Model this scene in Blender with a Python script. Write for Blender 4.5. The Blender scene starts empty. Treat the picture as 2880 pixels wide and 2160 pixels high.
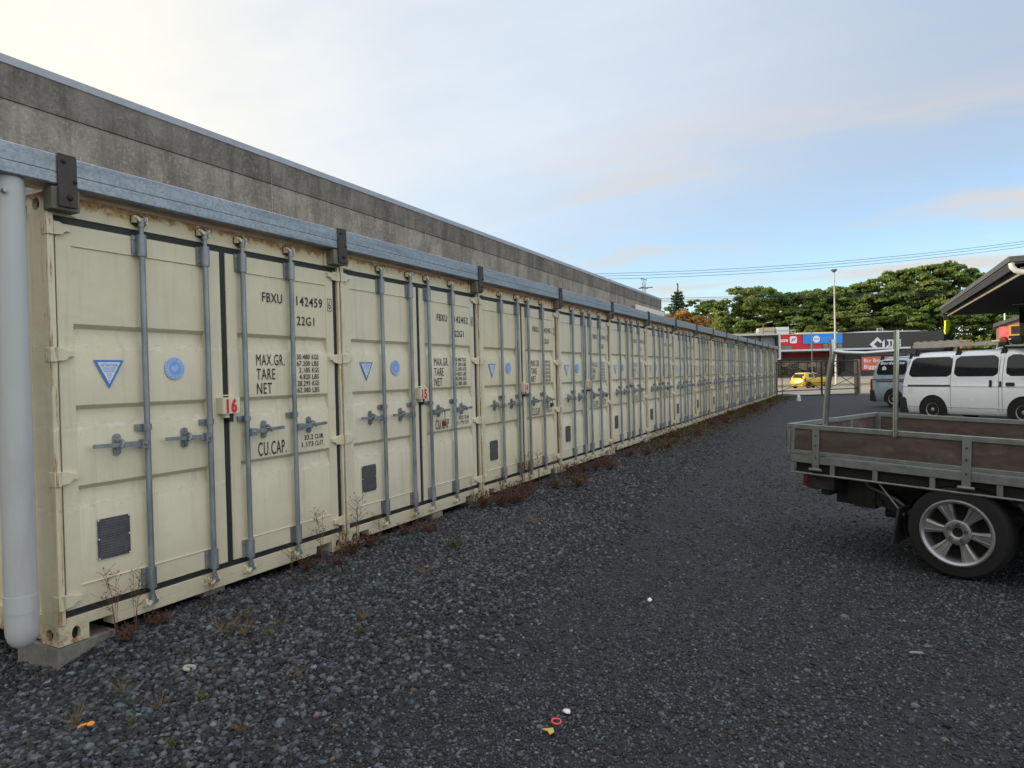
import bpy, math, random
import numpy as np
from mathutils import Vector, Matrix
rnd = random.Random(7)
nrg = np.random.default_rng(11)
S = bpy.context.scene
COL = S.collection
rad = math.radians

# ------------------------------------------------------------------ camera
CX, CH = 4.089, 1.480
YAW, PIT, ROL = rad(26.772), rad(-0.6536), rad(-1.4293)
cam = bpy.data.objects.new('camera', bpy.data.cameras.new('camera')); COL.objects.link(cam)
_f = Vector((-math.sin(YAW)*math.cos(PIT), math.cos(YAW)*math.cos(PIT), math.sin(PIT)))
_r = Vector((math.cos(YAW), math.sin(YAW), 0)); _u = _r.cross(_f)
_r2 = _r*math.cos(ROL)+_u*math.sin(ROL); _u2 = _u*math.cos(ROL)-_r*math.sin(ROL)
M3 = Matrix((_r2, _u2, -_f)).transposed()
cam.matrix_world = Matrix.Translation((CX, 0, CH)) @ M3.to_4x4()
cam.data.sensor_width = 36; cam.data.lens = 1927.345/2880*36
cam.data.clip_start = .05; cam.data.clip_end = 6000
S.camera = cam
RX, RY = math.cos(YAW), math.sin(YAW)          # street frame: right / forward, seen from the yard
FX, FY = -math.sin(YAW), math.cos(YAW)
def SP(lat, dep, z=0.): return Vector((CX+lat*RX+dep*FX, lat*RY+dep*FY, z))

# ------------------------------------------------------------------ light
SUN_EL = rad(12.)
SUNH = Vector((-.893, -.45, 0)).normalized()
SUND = Vector((SUNH.x*math.cos(SUN_EL), SUNH.y*math.cos(SUN_EL), math.sin(SUN_EL)))
sl = bpy.data.lights.new('sun', 'SUN'); sl.energy = 5.0; sl.angle = rad(.5); sl.color = (1, .83, .58)
so = bpy.data.objects.new('sun', sl); COL.objects.link(so)
so.rotation_euler = (-SUND).to_track_quat('-Z', 'Y').to_euler(); so.location = (-40, -20, 40)
S.view_settings.view_transform = 'Standard'; S.view_settings.look = 'None'
S.view_settings.exposure = 0.33; S.view_settings.gamma = 1.0

class G:                                        # small node-graph helper
    def __init__(s, tree):
        s.t = tree; s.n = tree.nodes; s.l = tree.links
    def N(s, typ, **kw):
        n = s.n.new(typ)
        for k, v in kw.items(): setattr(n, k, v)
        return n
    def put(s, sock, v):
        if isinstance(v, bpy.types.NodeSocket): s.l.new(v, sock)
        elif v is not None:
            if isinstance(v, (tuple, list)) and sock.type == 'RGBA' and len(v) == 3: v = (*v, 1)
            sock.default_value = v
    def math(s, op, a, b=None, c=None, clamp=False):
        n = s.N('ShaderNodeMath', operation=op, use_clamp=clamp)
        for i, v in enumerate((a, b, c)):
            if v is not None: s.put(n.inputs[i], v)
        return n.outputs[0]
    def vmath(s, op, a, b=None):
        n = s.N('ShaderNodeVectorMath', operation=op); s.put(n.inputs[0], a)
        if b is not None: s.put(n.inputs[1], b)
        return n.outputs['Value'] if op in ('DOT_PRODUCT', 'LENGTH') else n.outputs[0]
    def mix(s, f, a, b, bt='MIX'):
        n = s.N('ShaderNodeMix', data_type='RGBA', blend_type=bt)
        s.put(n.inputs[0], f); s.put(n.inputs[6], a); s.put(n.inputs[7], b); return n.outputs[2]
    def ss(s, v, a, b, c=0., d=1.):              # smoothstep remap
        n = s.N('ShaderNodeMapRange', interpolation_type='SMOOTHSTEP')
        s.put(n.inputs[0], v); n.inputs[1].default_value = a; n.inputs[2].default_value = b
        n.inputs[3].default_value = c; n.inputs[4].default_value = d; return n.outputs[0]
    def noise(s, vec, scale, detail=4., rough=.55, out='Fac'):
        n = s.N('ShaderNodeTexNoise'); s.put(n.inputs['Vector'], vec); n.inputs['Scale'].default_value = scale
        n.inputs['Detail'].default_value = detail; n.inputs['Roughness'].default_value = rough; return n.outputs[out]
    def voro(s, vec, scale, out='Distance', feature='F1'):
        n = s.N('ShaderNodeTexVoronoi', feature=feature); s.put(n.inputs['Vector'], vec); n.inputs['Scale'].default_value = scale
        return n.outputs[out]
    def mapp(s, vec, scale=(1, 1, 1), loc=(0, 0, 0)):
        n = s.N('ShaderNodeMapping'); s.put(n.inputs[0], vec); n.inputs['Scale'].default_value = scale; n.inputs['Location'].default_value = loc
        return n.outputs[0]
    def sep(s, vec):
        n = s.N('ShaderNodeSeparateXYZ'); s.put(n.inputs[0], vec); return n.outputs
    def comb(s, x, y, z):
        n = s.N('ShaderNodeCombineXYZ'); s.put(n.inputs[0], x); s.put(n.inputs[1], y); s.put(n.inputs[2], z); return n.outputs[0]
    def bump(s, h, strength=.4, dist=.01):
        n = s.N('ShaderNodeBump'); s.put(n.inputs['Height'], h); n.inputs['Strength'].default_value = strength; n.inputs['Distance'].default_value = dist
        return n.outputs[0]

# sky: Nishita with thin high cloud over most of it
W = bpy.data.worlds.new('World'); S.world = W; W.use_nodes = True
g = G(W.node_tree); g.n.clear()
sky = g.N('ShaderNodeTexSky', sky_type='NISHITA'); sky.sun_disc = False; sky.sun_elevation = SUN_EL
sky.sun_rotation = math.atan2(SUNH.x, SUNH.y); sky.air_density = 1.0; sky.dust_density = .2; sky.ozone_density = 3.
dr = g.vmath('NORMALIZE', g.N('ShaderNodeTexCoord').outputs['Generated'])
dx, dy, dz = g.sep(dr)[:3]
den = g.math('ADD', g.math('MAXIMUM', dz, 0.), .13)
pu, pv = g.math('DIVIDE', dx, den), g.math('DIVIDE', dy, den)
pl = g.comb(pu, pv, 0.)
sdot = g.vmath('DOT_PRODUCT', dr, tuple(SUND))
# cloud veil: dense towards the sun side and overhead, opening to blue low on the right
big = g.noise(g.mapp(pl, (.45, .8, 1), (3.1, .6, 0)), 1.0, 5., .55)
fine = g.noise(g.mapp(pl, (.9, 1.9, 1), (7.3, 2.2, 0)), 2.2, 7., .62)
nn = g.math('ADD', g.math('MULTIPLY', g.math('SUBTRACT', big, .5), .55), g.math('MULTIPLY', g.math('SUBTRACT', fine, .5), .30))
right = g.vmath('DOT_PRODUCT', dr, (RX, RY, 0))
clear = g.math('MULTIPLY', g.ss(dz, .36, .10), g.ss(right, -.25, .22))
veil = g.math('ADD', g.math('SUBTRACT', .90, g.math('MULTIPLY', clear, .54)), nn, clamp=True)
streak = g.ss(g.noise(g.mapp(pl, (.5, 1.15, 1), (1.7, 5.2, 0)), 1.15, 6., .6), .46, .64)
low = g.ss(dz, .05, .13); low2 = g.ss(dz, .38, .22)
streak = g.math('MULTIPLY', g.math('MULTIPLY', streak, low), g.math('MULTIPLY', low2, g.ss(right, -.12, .25)))
glow = g.ss(sdot, .0, .72)
over = g.ss(dz, .54, .9)                        # overhead sky out of frame, brightened as added fill
ccol = g.mix(g.ss(sdot, -.58, .12), (3.9, 4.55, 5.5), (6.5, 7.05, 7.6))
ccol = g.mix(glow, ccol, (8.8, 8.3, 7.1))
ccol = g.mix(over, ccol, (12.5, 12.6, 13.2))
opp_fill = g.ss(g.vmath('DOT_PRODUCT', dr, (.95, -.3, 0.)), .35, .95)  # unseen sky opposite the sun, brightened to boost the fill
ccol = g.mix(opp_fill, ccol, (11.5, 10.9, 10.4))
basec = g.mix(1.0, sky.outputs[0], (2.35, 2.4, 2.4), 'MULTIPLY')
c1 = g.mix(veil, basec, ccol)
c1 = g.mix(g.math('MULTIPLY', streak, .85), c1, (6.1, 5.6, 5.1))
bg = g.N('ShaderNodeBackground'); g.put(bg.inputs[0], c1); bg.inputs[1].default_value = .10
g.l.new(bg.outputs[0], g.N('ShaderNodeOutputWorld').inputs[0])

# ------------------------------------------------------------------ materials
def newmat(name):
    m = bpy.data.materials.new(name); m.use_nodes = True
    gg = G(m.node_tree); gg.n.clear()
    p = gg.N('ShaderNodeBsdfPrincipled'); o = gg.N('ShaderNodeOutputMaterial'); gg.l.new(p.outputs[0], o.inputs[0])
    gg.p = p; gg.o = o
    gg.co = gg.N('ShaderNodeTexCoord').outputs['Object']
    return m, gg
MATS = {}
def pm(name, col, rough=.6, metal=0., var=.12, scale=9., bump=0., bs=60., stretch=(1, 1, 1), coat=0., dirt=None, dirtamt=.5):
    if name in MATS: return MATS[name]
    m, q = newmat(name)
    rn = q.N('ShaderNodeObjectInfo').outputs['Random']
    v = q.vmath('ADD', q.mapp(q.co, stretch), q.comb(q.math('MULTIPLY', rn, 17.), q.math('MULTIPLY', rn, 9.), 0.))
    n = q.noise(v, scale, 6., .62)
    f = q.ss(n, .28, .72)
    c = q.mix(f, tuple(max(0, k*(1-var)) for k in col), tuple(min(1, k*(1+var)) for k in col))
    if dirt:
        d = q.ss(q.noise(v, scale*.45, 8., .7), .5, .72, 0., dirtamt)
        c = q.mix(d, c, dirt)
    q.put(q.p.inputs['Base Color'], c)
    q.put(q.p.inputs['Roughness'], q.ss(n, .2, .8, max(.03, rough-.08), min(1, rough+.08)))
    q.p.inputs['Metallic'].default_value = metal
    q.p.inputs['Coat Weight'].default_value = coat
    if bump: q.put(q.p.inputs['Normal'], q.bump(q.noise(v, bs, 5., .6), bump, .01))
    MATS[name] = m
    return m

def mat_paint(name, col, ra=0.):
    m, q = newmat(name)
    rn = q.N('ShaderNodeObjectInfo').outputs['Random']
    off = q.comb(q.math('MULTIPLY', rn, 13.), q.math('MULTIPLY', rn, 7.), q.math('MULTIPLY', rn, 5.))
    x, y, z = q.sep(q.co)[:3]
    v = q.vmath('ADD', q.co, off)
    n1 = q.noise(v, 2.2, 6., .6)
    st = q.noise(q.vmath('ADD', q.mapp(q.co, (9, 9, .55)), off), 1.6, 6., .65)
    c = q.mix(q.ss(n1, .3, .7), tuple(k*.92 for k in col), col)
    dirty = (.30, .28, .20)
    c = q.mix(q.ss(st, .50, .78, 0., .30), c, dirty)
    c = q.mix(q.ss(q.noise(v, 26., 3., .5), .66, .74, 0., .22), c, (.75, .73, .64))     # scuffed chalky patches
    c = q.mix(q.ss(q.noise(v, 45., 2., .5), .74, .78, 0., .6), c, (.16, .13, .09))      # chips
    for zb in (.775, 1.247, 1.725):                    # paint scuffed along the lower edge of each pressing
        band = q.ss(q.math('ABSOLUTE', q.math('SUBTRACT', z, zb)), .042, .006)
        c = q.mix(q.math('MULTIPLY', band, q.ss(q.noise(q.vmath('ADD', q.mapp(q.co, (10, 10, 34)), off), 1.0, 6., .7), .50, .62, 0., .55)), c, (.80, .77, .66))
        c = q.mix(q.math('MULTIPLY', band, q.ss(q.noise(q.vmath('ADD', q.mapp(q.co, (16, 16, 40)), off), 1.3, 6., .7), .56, .66, 0., .40)), c, (.27, .24, .16))
    # grime that collects low on the doors and the sill
    c = q.mix(q.math('MULTIPLY', q.ss(z, .5, .02), q.ss(n1, .3, .75, .1, .5)), c, (.33, .28, .17))
    # rust: along the header's top edge, down the corner posts, round the castings
    nz = q.noise(v, 14., 6., .65)
    edge = q.math('SUBTRACT', 1.219, q.math('ABSOLUTE', q.math('SUBTRACT', y, 1.219)))
    frt = q.ss(x, -.05, -.01)
    top = q.ss(q.math('ADD', z, q.math('MULTIPLY', q.math('SUBTRACT', nz, .5), .22)), 2.525-ra*.3, 2.585)
    post = q.math('MULTIPLY', q.ss(edge, .05, .012), q.ss(q.noise(q.vmath('ADD', q.mapp(q.co, (14, 14, 1.1)), off), 2.4, 6., .7), .53-ra, .63-ra))
    post = q.math('MULTIPLY', post, frt)
    bot = q.math('MULTIPLY', q.math('MULTIPLY', q.ss(edge, .20, .10), q.ss(z, .17, .0)), q.ss(nz, .42-ra, .56-ra))
    c = q.mix(q.math('MULTIPLY', q.math('MULTIPLY', q.ss(z, 2.45, 2.56), frt), q.ss(n1, .2, .8, .25, .75)), c, (.58, .44, .20))
    rust = q.math('MAXIMUM', q.math('MAXIMUM', top, post), bot)
    rcol = q.mix(q.ss(q.noise(v, 40., 4.), .4, .65), (.40, .165, .04), (.13, .045, .018))
    c = q.mix(q.math('MULTIPLY', rust, .85), c, rcol)
    fr = q.ss(x, -.05, -.01)
    halo = q.math('MULTIPLY', q.math('MULTIPLY', q.ss(edge, .07, .01), fr), q.ss(q.noise(q.vmath('ADD', q.mapp(q.co, (8, 8, .8)), off), 2., 5.), .5, .7, 0., .5))
    c = q.mix(halo, c, (.50, .36, .12))
    q.put(q.p.inputs['Base Color'], c)
    q.put(q.p.inputs['Roughness'], q.math('ADD', q.ss(n1, .2, .8, .42, .58), q.math('MULTIPLY', rust, .3)))
    q.put(q.p.inputs['Normal'], q.bump(q.math('ADD', q.noise(v, 5., 3.), q.math('MULTIPLY', q.noise(v, 90., 2.), .05)), .30, .03))
    return m
PAINT = mat_paint('cream container paint', (.70, .645, .475))
PAINTS = [PAINT, mat_paint('cream container paint, cleaner', (.70, .65, .49), -.03), mat_paint('cream container paint, faded', (.67, .635, .495), .02), mat_paint('cream container paint, rust streaked', (.69, .63, .45), .02)]
PAINT2 = mat_paint('yellowed container paint', (.60, .53, .25), .02)
GALV = pm('galvanised steel', (.36, .41, .46), .42, .75, .22, 30., .08, 120.)
GUTM = None
def mat_gutter():
    m, q = newmat('galvanised gutter sheet')
    v = q.co
    sp = q.voro(v, 55., 'Color')
    n = q.noise(q.mapp(v, (6, .7, 9)), 2., 6., .6)
    c = q.mix(q.ss(q.sep(sp)[0], .1, .9), (.255, .285, .315), (.335, .37, .405))
    c = q.mix(q.ss(n, .45, .75, 0., .45), c, (.15, .165, .18))
    q.put(q.p.inputs['Base Color'], c); q.p.inputs['Metallic'].default_value = .6
    q.put(q.p.inputs['Roughness'], q.ss(n, .2, .8, .36, .52))
    q.put(q.p.inputs['Normal'], q.bump(q.noise(q.mapp(v, (3, .5, 14)), 3., 3.), .12, .02))
    return m
GUTM = mat_gutter()
ROD = pm('grey zinc rod', (.265, .29, .315), .45, .55, .25, 12., .05, 90., (1, 1, .3), 0, (.16, .13, .11), .35)
BLACK = pm('black rubber gasket', (.018, .018, .020), .6, 0, .3, 20., .1)
RUST = pm('rust', (.20, .085, .03), .9, 0, .5, 30., .4)
DKTIM = pm('dark stained steel strap', (.055, .045, .042), .65, .1, .35, 12., .2, 60., (1, 1, .3), 0, (.10, .06, .045), .5)
TIMB = pm('weathered timber', (.22, .19, .15), .85, 0, .3, 8., .3, 40., (1, 4, 1))
INK = pm('black stencil paint', (.012, .012, .012), .55, 0, .3, 40.)
BLUE = pm('blue sticker', (.05, .20, .62), .4, 0, .08)
LBLUE = pm('pale blue print', (.20, .38, .78), .4, 0, .08)
WHITE = pm('white print', (.72, .76, .80), .45, 0, .06)
REDP = pm('red print', (.62, .02, .03), .45, 0, .08)
PLATE = pm('grey data plate', (.095, .094, .098), .45, .3, .25, 30.)
LETPL = pm('etched plate print', (.15, .15, .155), .5, .3, .2)
CREAMB = pm('cream lock box paint', (.66, .62, .44), .45, 0, .08, 6., 0, 60., (1, 1, 1), 0, (.3, .22, .1), .25)
PVC = pm('white pvc', (.49, .50, .50), .38, 0, .05, 3., 0, 60., (1, 1, .3), 0, (.30, .29, .26), .5)
CONCB = pm('concrete block', (.19, .18, .16), .92, 0, .25, 14., .5, 60., (1, 1, 1), 0, (.09, .085, .07), .6)
STEELDK = pm('dark painted steel', (.02, .02, .022), .55, .2, .3)
CHASS = pm('dirty chassis steel', (.030, .029, .028), .75, .3, .4, 9., .3, 50., (1, 1, 1), 0, (.09, .075, .06), .5)
ALU = pm('grey tray aluminium', (.195, .205, .195), .5, .45, .18, 10., .06, 90., (1, 1, 1), 0, (.16, .17, .14), .5)
PLY = pm('brown plywood board', (.070, .052, .046), .75, 0, .35, 5., .25, 160., (1, 1, 2.2), 0, (.17, .135, .12), .75)
CHROME = pm('stainless tube', (.52, .50, .45), .18, 1., .12)
TYRE = pm('tyre rubber', (.0065, .0065, .0065), .85, 0, .3, 12., .2, 80., (1, 1, 1), 0, (.022, .020, .018), .35)
ALLOY = pm('alloy rim', (.34, .34, .35), .35, .75, .10, 10., 0, 60., (1, 1, 1), 0, (.22, .20, .18), .4)
RIMST = pm('steel rim', (.38, .38, .38), .45, .6, .15)
VANW = pm('white van paint', (.80, .83, .86), .25, 0, .02, 3., 0, 60., (1, 1, 1), .5, (.66, .66, .64), .15)
VANS = pm('silver blue van paint', (.36, .45, .54), .28, .35, .05, 3., 0, 60., (1, 1, 1), .5)
CARY = pm('yellow car paint', (.55, .38, .02), .28, 0, .04, 3., 0, 60., (1, 1, 1), .5)
GLASS = pm('dark tinted glass', (.008, .010, .012), .06, 0, .1)
BLKPL = pm('black plastic', (.02, .02, .022), .5, 0, .2)
REDL = pm('red lamp lens', (.22, .010, .012), .25, 0, .1)
ORL = pm('orange beacon lens', (.45, .10, .02), .25, 0, .1)
WIRE = pm('wire', (.03, .035, .045), .6, 0, .1)
LADD = pm('ladder aluminium', (.60, .58, .50), .42, .5, .12)

def mat_concrete(name, c0, c1, dark, amt):
    m, q = newmat(name)
    v = q.co
    n = q.noise(v, 1.3, 9., .68); nf = q.noise(v, 16., 6., .7)
    st = q.noise(q.mapp(v, (1, 2.6, .32)), 1.2, 7., .68)
    c = q.mix(q.ss(n, .32, .68), c0, c1)
    c = q.mix(q.ss(q.noise(q.mapp(v, (1, 1, .7)), .55, 7., .72), .47, .60, 0., .6), c, tuple(k*1.15 for k in dark))
    c = q.mix(q.ss(nf, .5, .64, 0., .45), c, tuple(k*1.5 for k in c1))
    c = q.mix(q.ss(st, .42, .68, 0., amt), c, dark)
    c = q.mix(q.ss(q.noise(v, 24., 5., .7), .55, .65, 0., .55), c, tuple(k*.45 for k in c0))
    q.put(q.p.inputs['Base Color'], c); q.p.inputs['Roughness'].default_value = .93
    q.put(q.p.inputs['Normal'], q.bump(nf, .35, .02))
    return m
CWALL = mat_concrete('weathered concrete', (.195, .185, .165), (.35, .335, .30), (.11, .105, .10), .55)
CBAND = mat_concrete('blackened concrete', (.125, .12, .115), (.22, .21, .195), (.06, .06, .06), .65)
FLASH = pm('grey metal flashing', (.34, .37, .42), .5, .4, .12, 3.)

def mat_gravel():
    m, q = newmat('dark gravel ground')
    v = q.co
    x, y, z = q.sep(v)[:3]
    wv = q.vmath('ADD', v, q.vmath('MULTIPLY', q.noise(v, 9., 2., .5, 'Color'), (.03, .03, .03)))
    vc1 = q.voro(wv, 42., 'Color'); vd1 = q.voro(wv, 42., 'Distance')
    vc2 = q.voro(wv, 105., 'Color'); vd2 = q.voro(wv, 105., 'Distance')
    big = q.noise(q.mapp(v, (1, .35, 1)), .8, 5., .6); med = q.noise(v, 2.6, 5., .65)
    s1 = q.math('POWER', q.sep(vc1)[0], 3.6); s2 = q.math('POWER', q.sep(vc2)[1], 4.0)
    coarse = q.ss(q.math('ADD', med, q.math('MULTIPLY', big, .6)), .70, .95)
    s = q.math('ADD', q.math('MULTIPLY', s1, coarse), q.math('MULTIPLY', s2, q.math('SUBTRACT', 1., q.math('MULTIPLY', coarse, .6))))
    c = q.mix(s, (.0024, .0028, .0037), (.042, .048, .060))
    mot = q.math('MULTIPLY', q.ss(q.noise(v, 22., 5., .75), .36, .66, .35, 1.45), q.ss(q.noise(v, 6.5, 6., .75), .36, .64, .5, 1.4))
    c = q.mix(1., c, q.comb(mot, mot, mot), 'MULTIPLY')
    c = q.mix(q.ss(q.noise(v, 1.6, 5., .65), .50, .66, 0., .7), c, (.0125, .0098, .0085))
    c = q.mix(q.ss(big, .42, .66, 0., .4), c, (.0075, .008, .010))
    # leaf litter and soil along the foot of the containers
    lit = q.math('MULTIPLY', q.ss(q.math('ADD', x, q.math('MULTIPLY', q.math('SUBTRACT', med, .5), 1.6)), .75, .1), q.ss(q.noise(v, 6., 5., .7), .40, .62))
    c = q.mix(q.math('MULTIPLY', lit, .7), c, (.062, .042, .026))
    gl = q.math('MULTIPLY', lit, q.ss(q.noise(v, 1.1, 3.), .50, .66))
    c = q.mix(q.math('MULTIPLY', gl, q.ss(y, 9., 20., 0., .8)), c, (.075, .068, .022))
    q.put(q.p.inputs['Base Color'], c); q.p.inputs['Roughness'].default_value = .82
    h = q.math('ADD', q.math('MULTIPLY', q.math('SUBTRACT', 1., vd1), q.math('MULTIPLY', coarse, .9)), q.math('MULTIPLY', q.math('SUBTRACT', 1., vd2), .45))
    q.put(q.p.inputs['Normal'], q.bump(h, .55, .010))
    return m
GRAVEL = mat_gravel()
def mat_stone():
    m, q = newmat('grey crushed stone')
    a = q.N('ShaderNodeAttribute', attribute_name='tint').outputs['Color']
    n = q.noise(q.co, 120., 4., .6)
    c = q.mix(q.ss(n, .3, .7), q.mix(1., a, (.6, .6, .6), 'MULTIPLY'), a)
    q.put(q.p.inputs['Base Color'], c); q.p.inputs['Roughness'].default_value = .7
    return m
STONE = mat_stone()
def mat_asphalt(name, col, sc=60.):
    m, q = newmat(name)
    n = q.noise(q.co, .35, 5., .6); s = q.voro(q.co, sc, 'Color')
    c = q.mix(q.ss(n, .35, .65), tuple(k*.8 for k in col), tuple(k*1.15 for k in col))
    c = q.mix(.25, c, q.mix(q.sep(s)[0], tuple(k*.5 for k in col), tuple(k*1.7 for k in col)))
    q.put(q.p.inputs['Base Color'], c); q.p.inputs['Roughness'].default_value = .85
    return m
ROADM = mat_asphalt('worn asphalt', (.26, .225, .17)); LOTM = mat_asphalt('car park asphalt', (.20, .19, .165))
EARTH = mat_asphalt('rough grass ground', (.13, .14, .045), 8.)
PATHM = mat_asphalt('concrete path', (.30, .28, .25), 30.)
def mat_leaf(name, ca, cb, cc, tr=.35):
    m, q = newmat(name)
    rn = q.N('ShaderNodeObjectInfo').outputs['Random']
    v = q.vmath('ADD', q.co, q.comb(q.math('MULTIPLY', rn, 31.), 0., 0.))
    n = q.noise(v, .30, 4., .6); n2 = q.noise(v, 2.5, 3., .6)
    c = q.mix(q.ss(n, .35, .65), ca, cb); c = q.mix(q.ss(n2, .5, .72, 0., .7), c, cc)
    c = q.mix(q.math('MULTIPLY', rn, .5), c, q.mix(1., c, (.8, .95, .8), 'MULTIPLY'))
    q.put(q.p.inputs['Base Color'], c); q.p.inputs['Roughness'].default_value = .65
    t = q.N('ShaderNodeBsdfTranslucent'); q.put(t.inputs[0], c)
    mx = q.N('ShaderNodeMixShader'); mx.inputs[0].default_value = tr
    q.l.new(q.p.outputs[0], mx.inputs[1]); q.l.new(t.outputs[0], mx.inputs[2]); q.l.new(mx.outputs[0], q.o.inputs[0])
    return m
LEAF = mat_leaf('dark evergreen leaves', (.075, .14, .03), (.16, .24, .045), (.33, .35, .07), .42)  # third tone raised to paint in the look of sunlit clumps
LEAF2 = mat_leaf('olive leaves', (.10, .15, .035), (.19, .235, .05), (.34, .33, .08), .42)  # sunlit look likewise put into the pale third tone
CONIF = mat_leaf('conifer needles', (.035, .065, .035), (.05, .09, .045), (.08, .11, .05), .2)
ORBUSH = mat_leaf('orange dry reeds', (.34, .17, .05), (.42, .22, .06), (.30, .22, .06))
WLEAF = mat_leaf('rusty weed leaves', (.080, .030, .022), (.10, .042, .028), (.12, .085, .035), .25)
WSTEM = pm('dry weed stems', (.16, .085, .045), .85, 0, .3)
DRYG = mat_leaf('dry straw', (.28, .20, .09), (.20, .13, .05), (.16, .14, .05), .3)
GRNW = mat_leaf('green weed leaves', (.07, .11, .03), (.10, .13, .035), (.16, .15, .05), .3)
BARK = pm('bark', (.055, .045, .035), .9, 0, .3, 3., .4, 20.)

# ------------------------------------------------------------------ mesh helpers
_txt = {}
def text_geo(s, bold=0.):
    k = (s, bold)
    if k not in _txt:
        cu = bpy.data.curves.new('t', 'FONT'); cu.body = s; cu.size = 1.; cu.resolution_u = 3; cu.offset = bold; cu.space_character = 1.12
        ob = bpy.data.objects.new('t', cu); me = bpy.data.meshes.new_from_object(ob)
        V = [tuple(v.co[:2]) for v in me.vertices]; F = [tuple(p.vertices) for p in me.polygons]
        bpy.data.objects.remove(ob); bpy.data.meshes.remove(me); bpy.data.curves.remove(cu)
        _txt[k] = (V, F)
    return _txt[k]

class MB:
    def __init__(s): s.v = []; s.f = []; s.m = []
    def add(s, V, F, m=0):
        o = len(s.v); s.v += [tuple(p) for p in V]
        s.f += [tuple(i+o for i in f) for f in F]; s.m += [m]*len(F); return s
    def box(s, x0, x1, y0, y1, z0, z1, m=0):
        return s.add([(x0, y0, z0), (x1, y0, z0), (x1, y1, z0), (x0, y1, z0), (x0, y0, z1), (x1, y0, z1), (x1, y1, z1), (x0, y1, z1)],
                     [(0, 3, 2, 1), (4, 5, 6, 7), (0, 1, 5, 4), (1, 2, 6, 5), (2, 3, 7, 6), (3, 0, 4, 7)], m)
    def beam(s, a, b, w, h, m=0, up=(0, 0, 1)):          # rectangular bar from a to b
        a, b = Vector(a), Vector(b); d = (b-a).normalized(); u = Vector(up)
        if abs(d.dot(u)) > .95: u = Vector((1, 0, 0))
        r = d.cross(u).normalized()*w/2; t = r.cross(d).normalized()*h/2
        V = [a-r-t, a+r-t, a+r+t, a-r+t, b-r-t, b+r-t, b+r+t, b-r+t]
        return s.add(V, [(0, 1, 2, 3), (7, 6, 5, 4), (0, 4, 5, 1), (1, 5, 6, 2), (2, 6, 7, 3), (3, 7, 4, 0)], m)
    def tube(s, pts, r, n=8, m=0, caps=True):
        pts = [Vector(p) for p in pts]; rs = r if isinstance(r, (list, tuple)) else [r]*len(pts)
        o = len(s.v); u = None
        for i, p in enumerate(pts):
            d = ((pts[min(i+1, len(pts)-1)]-pts[max(i-1, 0)])).normalized()
            if u is None: u = d.orthogonal().normalized()
            u = (u-d*u.dot(d)).normalized(); w = d.cross(u)
            for k in range(n):
                a = 2*math.pi*k/n; s.v.append(tuple(p+(u*math.cos(a)+w*math.sin(a))*rs[i]))
        for i in range(len(pts)-1):
            for k in range(n):
                a, b = o+i*n+k, o+i*n+(k+1) % n
                s.f.append((a, b, b+n, a+n)); s.m.append(m)
        if caps:
            s.f.append(tuple(o+k for k in range(n-1, -1, -1))); s.m.append(m)
            e = o+(len(pts)-1)*n; s.f.append(tuple(e+k for k in range(n))); s.m.append(m)
        return s
    def prism(s, poly, a0, a1, axis='x', m=0):           # polygon (2D) extruded along an axis
        f = {'x': lambda p, a: (a, p[0], p[1]), 'y': lambda p, a: (p[0], a, p[1]), 'z': lambda p, a: (p[0], p[1], a)}[axis]
        n = len(poly); V = [f(p, a0) for p in poly]+[f(p, a1) for p in poly]
        return s.add(V, [tuple(range(n-1, -1, -1)), tuple(range(n, 2*n))]+[(i, (i+1) % n, n+(i+1) % n, n+i) for i in range(n)], m)
    def lathe(s, prof, c=(0, 0, 0), axis='y', n=28, m=0):   # prof: list of (radius, along)
        o = len(s.v); c = Vector(c)
        for (r, h) in prof:
            for k in range(n):
                a = 2*math.pi*k/n; p, q_ = r*math.cos(a), r*math.sin(a)
                s.v.append(tuple(c+Vector({'y': (p, h, q_), 'z': (p, q_, h), 'x': (h, p, q_)}[axis])))
        for i in range(len(prof)-1):
            for k in range(n):
                a, b = o+i*n+k, o+i*n+(k+1) % n; s.f.append((a, b, b+n, a+n)); s.m.append(m)
        return s
    def disc(s, c, r, axis='x', n=20, m=0, rz=None):
        c = Vector(c); rz = rz or r
        V = [c+Vector({'x': (0, r*math.cos(t), rz*math.sin(t)), 'y': (r*math.cos(t), 0, rz*math.sin(t)), 'z': (r*math.cos(t), rz*math.sin(t), 0)}[axis]) for t in [2*math.pi*k/n for k in range(n)]]
        return s.add(V, [tuple(range(n))], m)
    def text(s, st, size, o, ux=(0, 1, 0), uz=(0, 0, 1), m=0, sx=1., bold=0., align='l', width=None, shear=0.):
        V, F = text_geo(st, bold); xs = [p[0] for p in V]; lo, hi = min(xs), max(xs)
        if width: sx = width/((hi-lo)*size)
        sh = {'l': lo, 'r': hi, 'c': (lo+hi)/2}[align]
        o, ux, uz = Vector(o), Vector(ux), Vector(uz)
        return s.add([o+ux*((p[0]-sh+shear*p[1])*size*sx)+uz*(p[1]*size) for p in V], F, m)
    def xf(s, M):
        s.v = [tuple(M @ Vector(p)) for p in s.v]; return s
    def mesh(s, name, mats, smooth=True, ang=38):
        me = bpy.data.meshes.new(name); me.from_pydata(s.v, [], s.f)
        for mm in (mats if isinstance(mats, (list, tuple)) else [mats]): me.materials.append(mm)
        me.polygons.foreach_set('material_index', s.m)
        if smooth:
            me.shade_smooth(); me.set_sharp_from_angle(angle=rad(ang))
        me.validate(); me.update(); return me
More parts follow.
